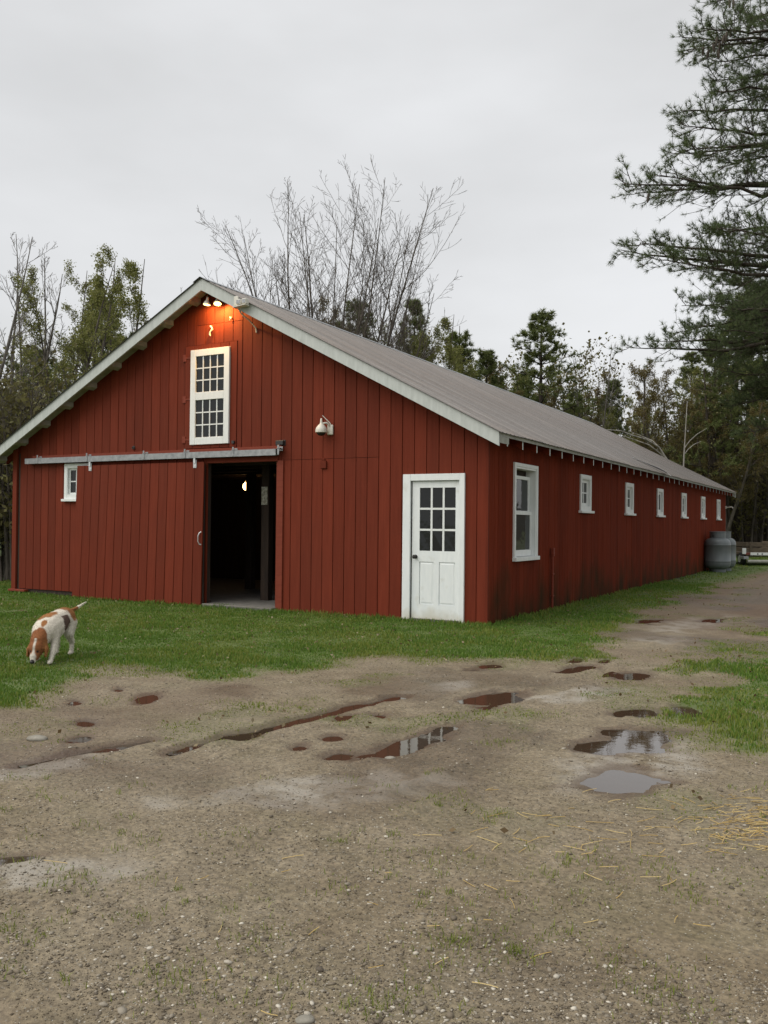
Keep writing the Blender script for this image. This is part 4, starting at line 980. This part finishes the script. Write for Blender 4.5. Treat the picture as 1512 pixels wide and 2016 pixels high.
# --- wood on the right
for u, t, vt, i, rz, wx, lab in (
        (1405, 42, 640, 1, .5, 1.0, 'pine with a bare lower trunk at the edge of the wood'),
        (1450, 46, 600, 3, 1.5, 1.0, 'tall pine deep in the wood on the right'),
        (1500, 45, 560, 3, 2.5, 1.0, 'dark pine near the right picture edge behind the trailer'),
        (1545, 44, 540, 1, 3.0, 1.1, 'pine just past the right picture edge'),
        (1640, 34, 480, 3, .9, 1.0, 'pine beyond the right edge overhanging the track'),
        (1360, 50, 690, 3, 1.0, 1.0, 'thin pine behind the slim birch in the wood'),
        (1475, 52, 560, 1, 2.0, 1.2, 'farthest tall pine in the right-hand wood')):
    place('pine_tree', u, t, pine(i), lab, group='pines in the wood at right', vtop=vt, h=11, rz=rz, wx=wx)
def birch(name, paths, rads, label, u, t):
    d = ray(u, 1000); base = CAM+t*np.array([d[0], d[1], 0]); o = tag(empty(name, (base[0], base[1], 0)), label, 'tree')
    for k, (pp, rr) in enumerate(zip(paths, rads)):
        pts = [tuple(dep(a, b, t+c)-np.array([base[0], base[1], 0])) for a, b, c in pp]
        MB().tube(pts, list(np.linspace(rr[0], rr[1], len(pts))), 7).build('trunk' if k == 0 else 'limb', M['birch'], o, smooth=True)
birch('birch_tree', [[(1322, 1074, 0), (1320, 990, 0), (1313, 905, 0), (1297, 880, 0), (1272, 865, -.3), (1245, 857, -.5), (1222, 848, -.8), (1195, 846, -1)],
                     [(1321, 1000, .1), (1315, 915, .2), (1300, 893, .2), (1278, 876, .1), (1250, 866, 0), (1225, 858, 0)],
                     [(1297, 880, 0), (1285, 868, .2), (1262, 858, .3), (1238, 848, .4)]],
      [(.060, .014), (.048, .012), (.024, .008)], 'white birch bent over in an arc behind the roof end', 1322, 38)
birch('birch_tree', [[(1343, 1074, 0), (1344, 960, 0), (1347, 890, 0), (1350, 840, 0), (1353, 790, 0)],
                     [(1348, 882, 0), (1358, 868, -.2), (1372, 855, -.4), (1392, 843, -.6)], [(1347, 895, 0), (1355, 884, .2), (1366, 875, .3), (1380, 869, .5)]],
      [(.050, .012), (.024, .009), (.020, .008)], 'slim upright birch with two pale limbs behind the roof end', 1343, 38)
# trunks of the wood that can be told apart
rng = np.random.default_rng(77)
for k, (u, t, r_, ln, lab) in enumerate(((1388, 42, .13, 9, 'dark straight trunk just left of the marker of the trailer'), (1418, 45, .11, 9, 'dark straight trunk above the propane tanks'), (1440, 43, .10, 8, 'slender dark trunk left of the trailer boards'),
                      (1463, 48, .14, 9, 'thick dark trunk seen through the wood above the trailer'), (1487, 44, .12, 9, 'dark trunk above the middle of the trailer'), (1507, 46, .15, 9, 'dark trunk at the right picture edge'), (1372, 46, .12, 8, 'grey trunk between the birch and the propane tanks'))):
    P = grow(rng, np.array([[0, 0, -.1]]), np.array([[rng.uniform(-.04, .04), rng.uniform(-.04, .04), 1]]), ln, 12, .1, .02); rr = taper(np.array([r_]), np.array([.03]), 12); sets = [(P, rr)]
    p, d, r, tt = spawn(rng, P, rr, 26, .22, .98, 72); B = grow(rng, p, d, rng.uniform(.5, 1.9, len(p)), 6, .25, .1); sets.append((B, taper(np.full(len(p), .018), np.full(len(p), .005), 6)))
    p, d, r, tt = spawn(rng, B, np.full(B.shape[:2], .01), 5, .3, 1, 45); B2 = grow(rng, p, d, rng.uniform(.2, .6, len(p)), 3, .2, .1); sets.append((B2, np.full(B2.shape[:2], .005)))
    q = np.repeat(B2[:, 1:].reshape(-1, 3), 2, 0); q = q[q[:, 2] > 3.0]; q = q+rng.normal(0, .12, q.shape)
    place('woodland_tree', u, t, [('trunk', as_mesh('trunk', tubes(sets, 7), M['pine_bark'])), ('crown', as_mesh('crown_leaf', leaf_quads(rng, q, np.full(len(q), .06)), M['brush']))], lab, group='trunks in the wood at right')
# --- the large near pine whose limbs reach in from the right
def limb_pine(u, t, h, r_, limbs, seed, label, rand=0, tuft=.10, wd=.0027, m_=16, lowrand=(3.0, 8.0), cones=0, tpb=7):
    rng = np.random.default_rng(seed); d = ray(u, 1000); base = CAM+t*np.array([d[0], d[1], 0]); sets = []
    n0 = 16; tz = np.linspace(-.1, h, n0); tp = np.stack([np.zeros(n0), np.zeros(n0), tz], -1)[None]; sets.append((tp, np.linspace(r_, .05, n0)[None]))
    P0, tip = [], []
    for (ut, vt, dt, rise) in limbs:
        e = dep(ut, vt, t+dt)-np.array([base[0], base[1], 0]); P0.append((0, 0, e[2]+rise)); tip.append(e)
    for _ in range(rand):
        a = rng.uniform(-1.9, 1.4)+math.atan2(RT0[1], RT0[0]); z = rng.uniform(*lowrand); ln = rng.uniform(2.0, 4.2); P0.append((0, 0, z)); tip.append((math.cos(a)*ln, math.sin(a)*ln, z+rng.uniform(-.3, .6)))
    P0, tip = np.array(P0, float), np.array(tip, float); n = 12; q = np.linspace(0, 1, n)[None, :, None]
    B = P0[:, None]*(1-q)+tip[:, None]*q; sag = np.sin(q*math.pi)*rng.uniform(-.12, .22, (len(P0), 1, 1)); B = B+sag*np.array([0, 0, -1.])+rng.normal(0, .025, B.shape)*np.sin(q*math.pi)
    Lb = np.linalg.norm(tip-P0, axis=1); rb = taper(.011*Lb+.014, np.full(len(Lb), .006), n); sets.append((B, rb))
    k = 26; p, d_, r, tt = spawn(rng, B, rb, k, .18, 1.0, 48, flat=.72); L1 = (np.repeat(Lb, k)*.24*np.clip(1.15-tt, .10, 1)+.16)*rng.uniform(.5, 1.25, len(tt)); B1 = grow(rng, p, d_, L1, 6, .30, .09); r1 = taper(np.full(len(p), .0085), np.full(len(p), .004), 6); sets.append((B1, r1))
    k = 5; p, d_, r, tt = spawn(rng, B1, r1, k, .15, 1.0, 42, flat=.35); L2 = (np.repeat(L1, k)*.40+.05)*rng.uniform(.5, 1.2, len(tt)); B2 = grow(rng, p, d_, L2, 4, .35, .1); sets.append((B2, taper(np.full(len(p), .0045), np.full(len(p), .003), 4)))
    p, d_, r, tt = spawn(rng, B2, np.full(B2.shape[:2], .004), tpb-5 if tpb > 6 else 2, .55, 1.0, 15); p1, d1, r, tt = spawn(rng, B1, r1, 3, .5, 1.0, 20)
    p, d_ = np.concatenate([p, p1]), np.concatenate([d_, d1]); tv = tufts(rng, p, nrm(d_+np.array([0, 0, .15])), m_, tuft, wd, 1.0)
    o = tag(empty('white_pine', (base[0], base[1], 0)), label, 'tree')
    a = np_mesh('trunk', *tubes(sets, 7), M['pine_bark'], o, smooth=True); b = np_mesh('crown', tv[0], tv[1], M['needle_near'], o)
    for c in range(cones):
        uu, vv, dd = CONES[c % len(CONES)]; e = dep(uu, vv, t+dd)-np.array([base[0], base[1], 0])
        MB().lathe([(.005, .06), (.014, .05), (.022, .0), (.020, -.05), (.012, -.085), (.004, -.095)], 9, tuple(e), (rng.uniform(-.2, .2), rng.uniform(-.2, .2), 1)).build('cone', M['bark'], o)
    return o
CONES = [(1384, 98, 0), (1405, 92, .1), (1411, 80, 0), (1417, 88, .1), (1424, 76, 0), (1430, 70, 0), (1438, 62, .1), (1394, 104, .05), (1414, 104, 0), (1276, 388, 0), (1436, 4, 0), (1444, 6, 0)]
limb_pine(1730, 13.5, 15, .24,
          [(1342, 74, 0, .55), (1352, 98, .5, .3), (1412, 2, .2, .3), (1380, 55, -.6, .7), (1405, 158, .6, .25), (1415, 182, -.3, .3), (1338, 218, .2, .1), (1345, 248, -.4, .0),
           (1328, 302, .3, .55), (1350, 296, -.7, .75), (1224, 362, .0, .05), (1250, 380, .6, .10), (1300, 345, -.6, .0), (1222, 492, .2, -.05), (1260, 478, -.5, .05), (1340, 528, .5, .10), (1310, 512, -.9, .0), (1400, 120, 1.2, .2), (1440, 40, 1.0, .4), (1440, 205, 1.0, .1), (1420, 330, 1.2, .05), (1380, 460, 1.0, .15), (1410, 540, 1.2, .15), (1420, 450, -1.2, .15)], 51,
          'near white pine reaching long needle-covered limbs in from the right', rand=14, lowrand=(4.6, 13), cones=12)
limb_pine(1660, 18.5, 13, .22,
          [(1342, 602, 0, .0), (1365, 640, .8, .1), (1232, 684, .0, .45), (1300, 672, -.6, .4), (1330, 655, .7, .3), (1380, 600, -.8, .15), (1400, 560, .6, .1), (1420, 590, 1.4, .1), (1390, 700, 1.0, .3), (1420, 730, -.5, .3), (1440, 650, -1.0, .2), (1450, 770, .6, .3), (1410, 680, 1.8, .3), (1440, 800, .8, .25), (1470, 850, 0, .3), (1460, 560, .2, .2), (1470, 700, .8, .2), (1455, 620, 1.6, .2)], 52,
          'second white pine with drooping lower limbs behind the near one', rand=14, lowrand=(4.0, 11), tuft=.11, wd=.0038, m_=14)
# --- far wood and thickets that read as one mass
def wood_mass(name, label, seed, n_st, u0, u1, t0, t1, hlo, hhi, lmat, n_leaf, ls, hfun=None):
    rng = np.random.default_rng(seed); u = rng.uniform(u0, u1, n_st); t = rng.uniform(t0, t1, n_st); D = np.stack([ray(a, 1000) for a in u]); D[:, 2] = 0; P = CAM*np.array([1, 1, 0])+D*t[:, None]
    hh = rng.uniform(hlo, hhi, n_st)*(hfun(u) if hfun else 1.0); S0 = grow(rng, P, np.stack([rng.normal(0, .12, n_st), rng.normal(0, .12, n_st), np.ones(n_st)], -1), hh, 6, .2, .05); r0 = taper(rng.uniform(.02, .07, n_st), np.full(n_st, .008), 6); sets = [(S0, r0)]
    p, d, r, tt = spawn(rng, S0, r0, 9, .15, .98, 45); B = grow(rng, p, d, np.repeat(hh, 9)*.22*rng.uniform(.5, 1.2, len(p)), 4, .4, .1); sets.append((B, taper(np.full(len(p), .014), np.full(len(p), .006), 4)))
    p, d, r, tt = spawn(rng, B, np.full(B.shape[:2], .01), 3, .3, 1, 45); B2 = grow(rng, p, d, rng.uniform(.2, .6, len(p)), 3, .3, .1)
    if t0 < 40: sets.append((B2, np.full(B2.shape[:2], .006)))
    src = B2.reshape(-1, 3); q = src[rng.integers(0, len(src), n_leaf)]+rng.normal(0, .22, (n_leaf, 3)); o = tag(np_mesh(name, *tubes(sets, 4), M['bark'], smooth=True), label, 'woodland', kind='stuff')
    np_mesh('foliage', *leaf_quads(rng, q, np.full(n_leaf, ls)), M[lmat], o)['kind'] = 'stuff'
wood_mass('woodland', 'far mass of dim brown-green woodland behind everything', 61, 420, -150, 1750, 54, 66, 5.5, 9.0, 'brush', 80000, .120, lambda u: 1+.45*sstep(450, 620, u)*sstep(1300, 1150, u)+.35*sstep(330, 150, u))
wood_mass('woodland', 'dense dim underwood behind the propane tanks and trailer', 62, 260, 1290, 1800, 42, 58, 3.0, 7.5, 'brush', 52000, .085)
wood_mass('thicket', 'tangled twiggy thicket against the left end of the barn', 63, 170, -160, 60, 20.5, 27, 2.2, 5.2, 'brush', 22000, .07)

# ------------------------------------------------------------------ grass, weeds, gravel, straw
def blades(rng, x, y, z, h, wd, lean=.45):
    n = len(x); a = rng.uniform(0, 6.283, n); la = rng.uniform(0, 6.283, n); ln = rng.uniform(.1, 1.0, n)*lean*h; sx, sy = np.cos(a)*wd, np.sin(a)*wd; lx, ly = np.cos(la)*ln, np.sin(la)*ln
    z = z-.006
    v = np.stack([np.stack([x-sx, y-sy, z], -1), np.stack([x+sx, y+sy, z], -1), np.stack([x+sx*.7+lx*.35, y+sy*.7+ly*.35, z+h*.6], -1), np.stack([x-sx*.7+lx*.35, y-sy*.7+ly*.35, z+h*.6], -1), np.stack([x+lx, y+ly, z+h*(1-.25*ln/np.maximum(h, 1e-6))], -1)], 1).reshape(-1, 3)
    b = np.arange(n)*5; f = np.concatenate([np.stack([b, b+1, b+2], -1), np.stack([b, b+2, b+3], -1), np.stack([b+3, b+2, b+4], -1)]); return v, f
def in_view(x, y, m_=.04):
    d = np.stack([x, y, np.zeros_like(x)], -1)-CAM; zf = d@FW; return (zf > .8) & (np.abs(d@RT/zf) < .4348+m_) & (d@UPV/zf > -.60-m_)
rng = np.random.default_rng(5)
n = 2150000; x = rng.uniform(-13, 7, n); y = rng.uniform(-9.5, 12, n); k = 260000; x[:k] = rng.uniform(-16, 12, k); y[:k] = rng.uniform(12, 34, k)
keep = in_view(x, y) & ~((x > -10.12) & (x < .03) & (y > -.035) & (y < 22.8)); x, y = x[keep], y[keep]
g = grass_mask(x, y); dist = np.hypot(x-CAM[0], y-CAM[1]); pk = pud_mask(x, y)
want = g**1.0*np.clip(1.25-dist/16, .22, .85)*(pk > 1.0); keep = rng.uniform(0, 1, len(x)) < want; x, y, g, dist = x[keep], y[keep], g[keep], dist[keep]
z = gheight(x, y); wall = sstep(.5, .0, np.minimum(np.where((y < 0) & (x < .1), -y, 9), np.where((x > 0) & (y > 0), x, 9)))
clump = fbm(x*2.3, y*2.3, 40, 3); h = (.012+.062*clump**1.5+.045*wall)*np.clip(g*1.2, .35, 1)*rng.uniform(.6, 1.3, len(x)); wd = .0024+.00032*dist
yel = (fbm(x*1.1, y*1.1, 44, 4)*1.0+(1-g)*.7+rng.uniform(-.28, .28, len(x))) > .66
for sel, mt, lab, nm in ((~yel, 'grass', 'short wet green lawn in front of and beside the barn', 'lawn_grass'), (yel, 'grass_edge', 'yellowish thin grass along the edges of the drive', 'verge_grass')):
    v, f = blades(rng, x[sel], y[sel], z[sel], h[sel], wd[sel]); tag(np_mesh(nm, v, f, M[mt]), lab, 'grass', kind='stuff')
lx_ = rng.uniform(-9, 6, 5200); ly_ = rng.uniform(-8, 9, 5200); kp = in_view(lx_, ly_) & (grass_mask(lx_, ly_) > .1) & ~((lx_ > -10.1) & (lx_ < .1) & (ly_ > -.08)); lx_, ly_ = lx_[kp], ly_[kp]
lv_, lf_ = leaf_quads(rng, np.stack([lx_, ly_, gheight(lx_, ly_)+rng.uniform(.008, .035, len(lx_))], -1), np.full(len(lx_), .017))
tag(np_mesh('leaf_litter', lv_, lf_, M['litter']), 'small fallen leaves and petals strewn on the lawn', 'leaf litter', kind='stuff')
# weed tufts in the gravel
cx_, cy2, hs = [], [], []
spots = [(rng.uniform(-40, 1550), rng.uniform(1520, 2010)) for _ in range(330)]+[(u, v) for u, v in ((858, 1690), (430, 1410), (445, 1385), (215, 1380), (560, 1390), (605, 1380), (1330, 1975), (1290, 1960), (960, 1840), (865, 1900), (1240, 1900), (1300, 1720), (1170, 1690), (975, 1465), (1055, 1408), (330, 1930), (350, 1940), (520, 1845), (500, 1960), (870, 1860), (1185, 1330), (1090, 1410))]
tx, ty, th_ = [], [], []
for k, (u, v) in enumerate(spots):
    p = gnd(u, v); nb = int(rng.integers(6, 26)) if k < 330 else 80; s_ = rng.uniform(.012, .05) if k < 330 else .09
    if k < 330 and fbm(np.array(p[0]*1.1), np.array(p[1]*1.1), 66, 3) < .42: continue
    tx.append(p[0]+rng.normal(0, s_, nb)); ty.append(p[1]+rng.normal(0, s_, nb)); th_.append(rng.uniform(.012, .040, nb))
tx, ty, th_ = map(np.concatenate, (tx, ty, th_)); v, f = blades(rng, tx, ty, gheight(tx, ty), th_, np.full(len(tx), .0021), 1.0)
tag(np_mesh('weeds', v, f, M['grass_edge']), 'sparse weed tufts sprouting from the gravel', 'weeds', kind='stuff')
# gravel
ico = bmesh.new(); bmesh.ops.create_icosphere(ico, subdivisions=1, radius=1.0); iv = np.array([q.co[:] for q in ico.verts]); ifc = np.array([[q.index for q in f_.verts] for f_ in ico.faces]); ico.free()
octv = np.array([(1, 0, 0), (-1, 0, 0), (0, 1, 0), (0, -1, 0), (0, 0, 1), (0, 0, -1)], float); octf = np.array([(0, 2, 4), (2, 1, 4), (1, 3, 4), (3, 0, 4), (2, 0, 5), (1, 2, 5), (3, 1, 5), (0, 3, 5)])
def scatter(n, iv, ifc, mu, sg, lo, hi, c0, c1, mat, name, lab, vpow, k_):
    uu = rng.uniform(-60, 1570, n); vv = 2040-(2040-1300)*rng.uniform(0, 1, n)**vpow; D = FW+RT*((uu-756)/F_PX)[:, None]-UPV*((vv-1008)/F_PX)[:, None]; t = -CAM[2]/D[:, 2]; x = CAM[0]+t*D[:, 0]; y = CAM[1]+t*D[:, 1]
    cl = fbm(x*1.9, y*1.9, 88+k_, 4); keep = (rng.uniform(0, 1, n)*.8 > grass_mask(x, y)) & (pud_mask(x, y) > 1.15) & (rng.uniform(0, 1, n) < sstep(c0, c1, cl)); x, y = x[keep], y[keep]; n = len(x)
    sz = np.clip(rng.lognormal(mu, sg, n), lo, hi); sz = np.maximum(sz, .00058*np.hypot(x-CAM[0], y-CAM[1]))
    sc = sz[:, None]*np.stack([rng.uniform(.8, 1.7, n), rng.uniform(.7, 1.2, n), rng.uniform(.35, .75, n)], -1); a = rng.uniform(0, 6.283, n)
    pv = iv[None]*(1+rng.uniform(-.28, .28, (n, len(iv), 1)))*sc[:, None]; rx = pv[..., 0]*np.cos(a)[:, None]-pv[..., 1]*np.sin(a)[:, None]; ry = pv[..., 0]*np.sin(a)[:, None]+pv[..., 1]*np.cos(a)[:, None]
    V = np.stack([rx+x[:, None], ry+y[:, None], pv[..., 2]+gheight(x, y)[:, None]+sz[:, None]*.15], -1).reshape(-1, 3); Fc = (ifc[None]+(np.arange(n)*len(iv))[:, None, None]).reshape(-1, 3)
    tag(np_mesh(name, V, Fc, M[mat]), lab, name.replace('_', ' '), kind='stuff')
scatter(15000, iv, ifc, -5.55, .42, .0020, .013, .34, .66, 'pebble', 'gravel', 'scattered loose gravel chips over the drive', 1.15, 0)
scatter(46000, octv, octf, -6.15, .40, .0012, .0060, .15, .55, 'crumb', 'mud_crumbs', 'dark crumbs of mud and grit over the drive', 1.0, 7)
# straw
def straw_pts(n, u0, v0, su, sv): return np.array([gnd(a, b) for a, b in zip(rng.normal(u0, su, n), np.clip(rng.normal(v0, sv, n), 1560, 2010))])
sp_ = np.concatenate([straw_pts(190, 1490, 1625, 60, 32), straw_pts(60, 1230, 1640, 160, 45), straw_pts(40, 900, 1740, 380, 120)])
n = len(sp_); a = rng.normal(.3, .75, n)+math.atan2(RT0[1], RT0[0]); ln = rng.uniform(.025, .11, n); ln[190:250] *= 1.25; zz = gheight(sp_[:, 0], sp_[:, 1])+rng.uniform(.004, .012, n); q = np.linspace(-.5, .5, 4); bend = rng.normal(0, .12, n)
P = np.stack([sp_[:, 0:1]+np.cos(a)[:, None]*ln[:, None]*q-np.sin(a)[:, None]*bend[:, None]*ln[:, None]*q**2*2, sp_[:, 1:2]+np.sin(a)[:, None]*ln[:, None]*q+np.cos(a)[:, None]*bend[:, None]*ln[:, None]*q**2*2, zz[:, None]+q[None]*rng.normal(0, .006, n)[:, None]], -1)
tag(np_mesh('straw', *tubes([(P, np.full((n, 4), .0017))]), M['straw']), 'loose yellow straw strewn at the right of the drive', 'straw', kind='stuff')
# pale rock and a few larger stones
def rock(u, v, r_, label, seed, sq=.5):
    rg = np.random.default_rng(seed); bm = bmesh.new(); bmesh.ops.create_icosphere(bm, subdivisions=3, radius=1.0)
    for q in bm.verts:
        c = q.co; k = 1+.22*(float(vn(np.array(c.x*1.3+seed), np.array(c.y*1.3+c.z), seed))-.5)+.12*(float(vn(np.array(c.x*3+seed), np.array(c.y*3+c.z*2), seed+3))-.5); q.co = Vector((c.x*1.45*r_*k, c.y*r_*k, c.z*sq*r_*k))
    me = bpy.data.meshes.new('rock'); bm.to_mesh(me); bm.free(); me.materials.append(M['stone']); me.polygons.foreach_set('use_smooth', [True]*len(me.polygons)); p = gnd(u, v)
    o = link(bpy.data.objects.new('rock', me)); o.location = (p[0], p[1], float(gheight(np.array(p[0]), np.array(p[1])))+r_*sq*.25); o.rotation_euler.z = rg.uniform(.3, .7); tag(o, label, 'rock')
rock(73, 1459, .046, 'pale flat rock lying on the drive near the lawn at left', 3)
rock(600, 2012, .020, 'small pale stone at the bottom of the picture', 5, .6)
rock(768, 1496, .022, 'dark mud-caked stone at the near rim of the door puddle', 6, .5)

# ------------------------------------------------------------------ dog
hind, fore = gnd(130, 1288), gnd(80, 1307); fwd = fore-hind; dang = math.atan2(fwd[1], fwd[0]); mid = (hind+fore)/2
dog = tag(empty('dog', (mid[0], mid[1], .010), dang), 'white and brown hound sniffing the lawn with head down', 'dog')
dm = bmesh.new()
def cap(a, b, ra, rb, sq=(1, 1)):
    a, b = Vector(a), Vector(b); n_ = max(2, int((b-a).length/.018)); 
    for k in range(n_+1):
        t = k/n_; r_ = ra+(rb-ra)*t; res = bmesh.ops.create_icosphere(dm, subdivisions=2, radius=r_)
        for q in res['verts']: q.co = Vector((q.co.x*sq[0], q.co.y*sq[1], q.co.z))+a.lerp(b, t)
cap((-.26, 0, .385), (-.10, 0, .375), .118, .112); cap((-.10, 0, .370), (.10, 0, .335), .112, .142); cap((.10, 0, .335), (.24, 0, .305), .142, .124)
cap((.26, 0, .315), (.39, 0, .225), .104, .078); cap((.395, 0, .195), (.43, 0, .165), .080, .074)
cap((.43, 0, .15), (.485, 0, .085), .060, .046); cap((.485, 0, .085), (.515, 0, .045), .040, .030)
for s_ in (1, -1):
    cap((.385, s_*.070, .205), (.405, s_*.090, .150), .020, .024, (1.3, .7)); cap((.405, s_*.090, .150), (.425, s_*.090, .090), .026, .016, (1.4, .6))
    cap((-.25, s_*.062, .345), (-.19, s_*.080, .235), .078, .050); cap((-.19, s_*.080, .235), (-.285, s_*.080, .125), .045, .026); cap((-.285, s_*.080, .125), (-.265, s_*.080, .035), .024, .021); cap((-.265, s_*.080, .022), (-.220, s_*.080, .016), .024, .020)
# fore legs: the left one steps ahead beside the muzzle, the right one is set back
cap((.20, .075, .29), (.235, .100, .19), .062, .040); cap((.235, .100, .19), (.33, .115, .085), .036, .025); cap((.33, .115, .085), (.375, .118, .030), .024, .022); cap((.375, .118, .020), (.415, .120, .016), .025, .020)
cap((.20, -.075, .29), (.16, -.090, .18), .060, .038); cap((.16, -.090, .18), (.20, -.090, .07), .034, .024); cap((.20, -.090, .07), (.205, -.09, .025), .023, .022); cap((.205, -.09, .020), (.245, -.09, .016), .025, .020)
cap((-.34, 0, .420), (-.41, .0, .445), .034, .024); cap((-.41, 0, .445), (-.47, .05, .475), .023, .018); cap((-.47, .05, .475), (-.53, .13, .535), .018, .008)
me = bpy.data.meshes.new('body_base'); dm.to_mesh(me); dm.free(); tmp = link(bpy.data.objects.new('body_base', me))
rm = tmp.modifiers.new('r', 'REMESH'); rm.mode = 'VOXEL'; rm.voxel_size = .0075; smo = tmp.modifiers.new('s', 'SMOOTH'); smo.iterations = 6; smo.factor = .5
bpy.context.view_layer.update(); bme = bpy.data.meshes.new_from_object(tmp.evaluated_get(bpy.context.evaluated_depsgraph_get())); bpy.data.objects.remove(tmp); bme.name = 'body'
co = np.empty(len(bme.vertices)*3, np.float32); bme.vertices.foreach_get('co', co); co = co.reshape(-1, 3).astype(float)
X, Y, Z = co.T; nz1 = (fbm(X*18+Z*9, Y*18+Z*14, 8, 3)-.5)
white = np.array([.66, .61, .52]); tan = np.array([.30, .130, .045]); brown = np.array([.185, .070, .026]); grey = np.array([.110, .072, .056]); black = np.array([.012, .010, .010])
C = np.tile(white, (len(co), 1))
def patch(mask, col):
    mask = np.clip(mask, 0, 1)[:, None]; C[:] = C*(1-mask)+col*mask
soft = lambda d_, w_=.012: sstep(w_, -w_, d_)
patch(soft(np.hypot((X+.30)/.15, (Z-.46)/.10)-1+nz1*.9, .15)*(Z > .36), tan*.9)                          # rump
patch(soft(-(X+.36)+nz1*0, .02)*0+(X < -.335)*(X > -.47)*1.0, tan*.75)                                       # tail root
patch(soft(np.hypot((X+.035)/.105, (Z-.36)/.135)-1+nz1*.8, .14)*(Y > .0)*(Z < .44), grey)                             # dark flank patch
patch(soft(np.hypot((X-.10)/.13, (Y+.03)/.08)-1+nz1*.9, .16)*(Z > .385), tan)                               # shoulder saddle
patch(soft(np.hypot((X-.30)/.045, (Y-.02)/.03)-1+nz1*.8, .2)*(Z > .33), tan)                                # neck spot
head = (X > .352) & (Z > .055) & (Z < .32) & ~((Y > .085) & (X < .37)); hd = sstep(.350, .372, X-nz1*.03+ .25*(Z-.2)*0)*(Z > .05)*((np.abs(Y) < .085) | (Z > .075))
legm = ((Y > .088) & (Z < .135)) | ((Y > .10)); hd = np.where(legm & ~((np.abs(Y) > .07) & (X > .385) & (X < .46) & (Z > .08) & (Z < .23)), 0, hd)
patch(hd, brown*1.25)
patch(((np.abs(Y) > .064) & (X > .36) & (X < .47) & (Z > .07) & (Z < .24) & (hd > .2))*1.0, tan*.95)          # ears
patch(soft(np.abs(Y)/.012-1+nz1*.9, .4)*(X > .455)*(hd > .5), white*.85)                                     # blaze
patch(sstep(.500, .520, X+nz1*.03)*(hd > .3), white*.80)                                                    # muzzle
for s_ in (1, -1): patch(soft(np.sqrt((X-.487)**2+(Y-s_*.031)**2+(Z-.135)**2)-.013, .005), black); 
patch(soft(np.sqrt((X-.462)**2+(np.abs(Y)-.040)**2+(Z-.125)**2)-.010, .005), black)
patch(soft(np.sqrt((X-.540)**2+Y**2+(Z-.040)**2)-.026, .005), black)
ca = bme.color_attributes.new('fur', 'FLOAT_COLOR', 'POINT'); ca.data.foreach_set('color', np.c_[C, np.ones(len(C))].astype(np.float32).ravel())
bme.materials.clear(); bme.materials.append(M['fur']); bme.polygons.foreach_set('use_smooth', [True]*len(bme.polygons)); link(bpy.data.objects.new('body', bme), dog)
MB().lathe([(.004, .017), (.014, .012), (.018, .0), (.012, -.012), (.004, -.016)], 12, (.540, 0, .040), (.8, 0, .3)).build('nose', M['iron'], dog, smooth=True)
tri = np.empty(len(bme.loops), np.int32); bme.calc_loop_triangles(); nt_ = len(bme.loop_triangles); tv_ = np.empty(nt_*3, np.int32); bme.loop_triangles.foreach_get('vertices', tv_); tv_ = tv_.reshape(-1, 3)
nv_ = np.empty(len(bme.vertices)*3, np.float32); bme.vertices.foreach_get('normal', nv_); nv_ = nv_.reshape(-1, 3).astype(float)
pick = rng.integers(0, nt_, 26000); wgt = rng.dirichlet((1, 1, 1), len(pick)); pp_ = (co[tv_[pick]]*wgt[..., None]).sum(1); nn_ = nrm((nv_[tv_[pick]]*wgt[..., None]).sum(1)); cc_ = (C[tv_[pick]]*wgt[..., None]).sum(1)*rng.uniform(.72, 1.12, (len(pick), 1))
kp = (pp_[:, 0] < .47) & (pp_[:, 2] > .02); pp_, nn_, cc_ = pp_[kp], nn_[kp], cc_[kp]; dd_ = nrm(nn_*.55+np.array([-.55, 0, -.45])+rng.normal(0, .22, pp_.shape)); sd_v = nrm(np.cross(dd_, nn_))*.0016; ll_ = rng.uniform(.010, .020, (len(pp_), 1))
fv_ = np.stack([pp_-sd_v-nn_*.001, pp_+sd_v-nn_*.001, pp_+dd_*ll_], 1).reshape(-1, 3)
np_mesh('fur', fv_, np.arange(len(fv_)).reshape(-1, 3), M['fur'], dog, attrs={'fur': np.repeat(cc_, 3, 0)})
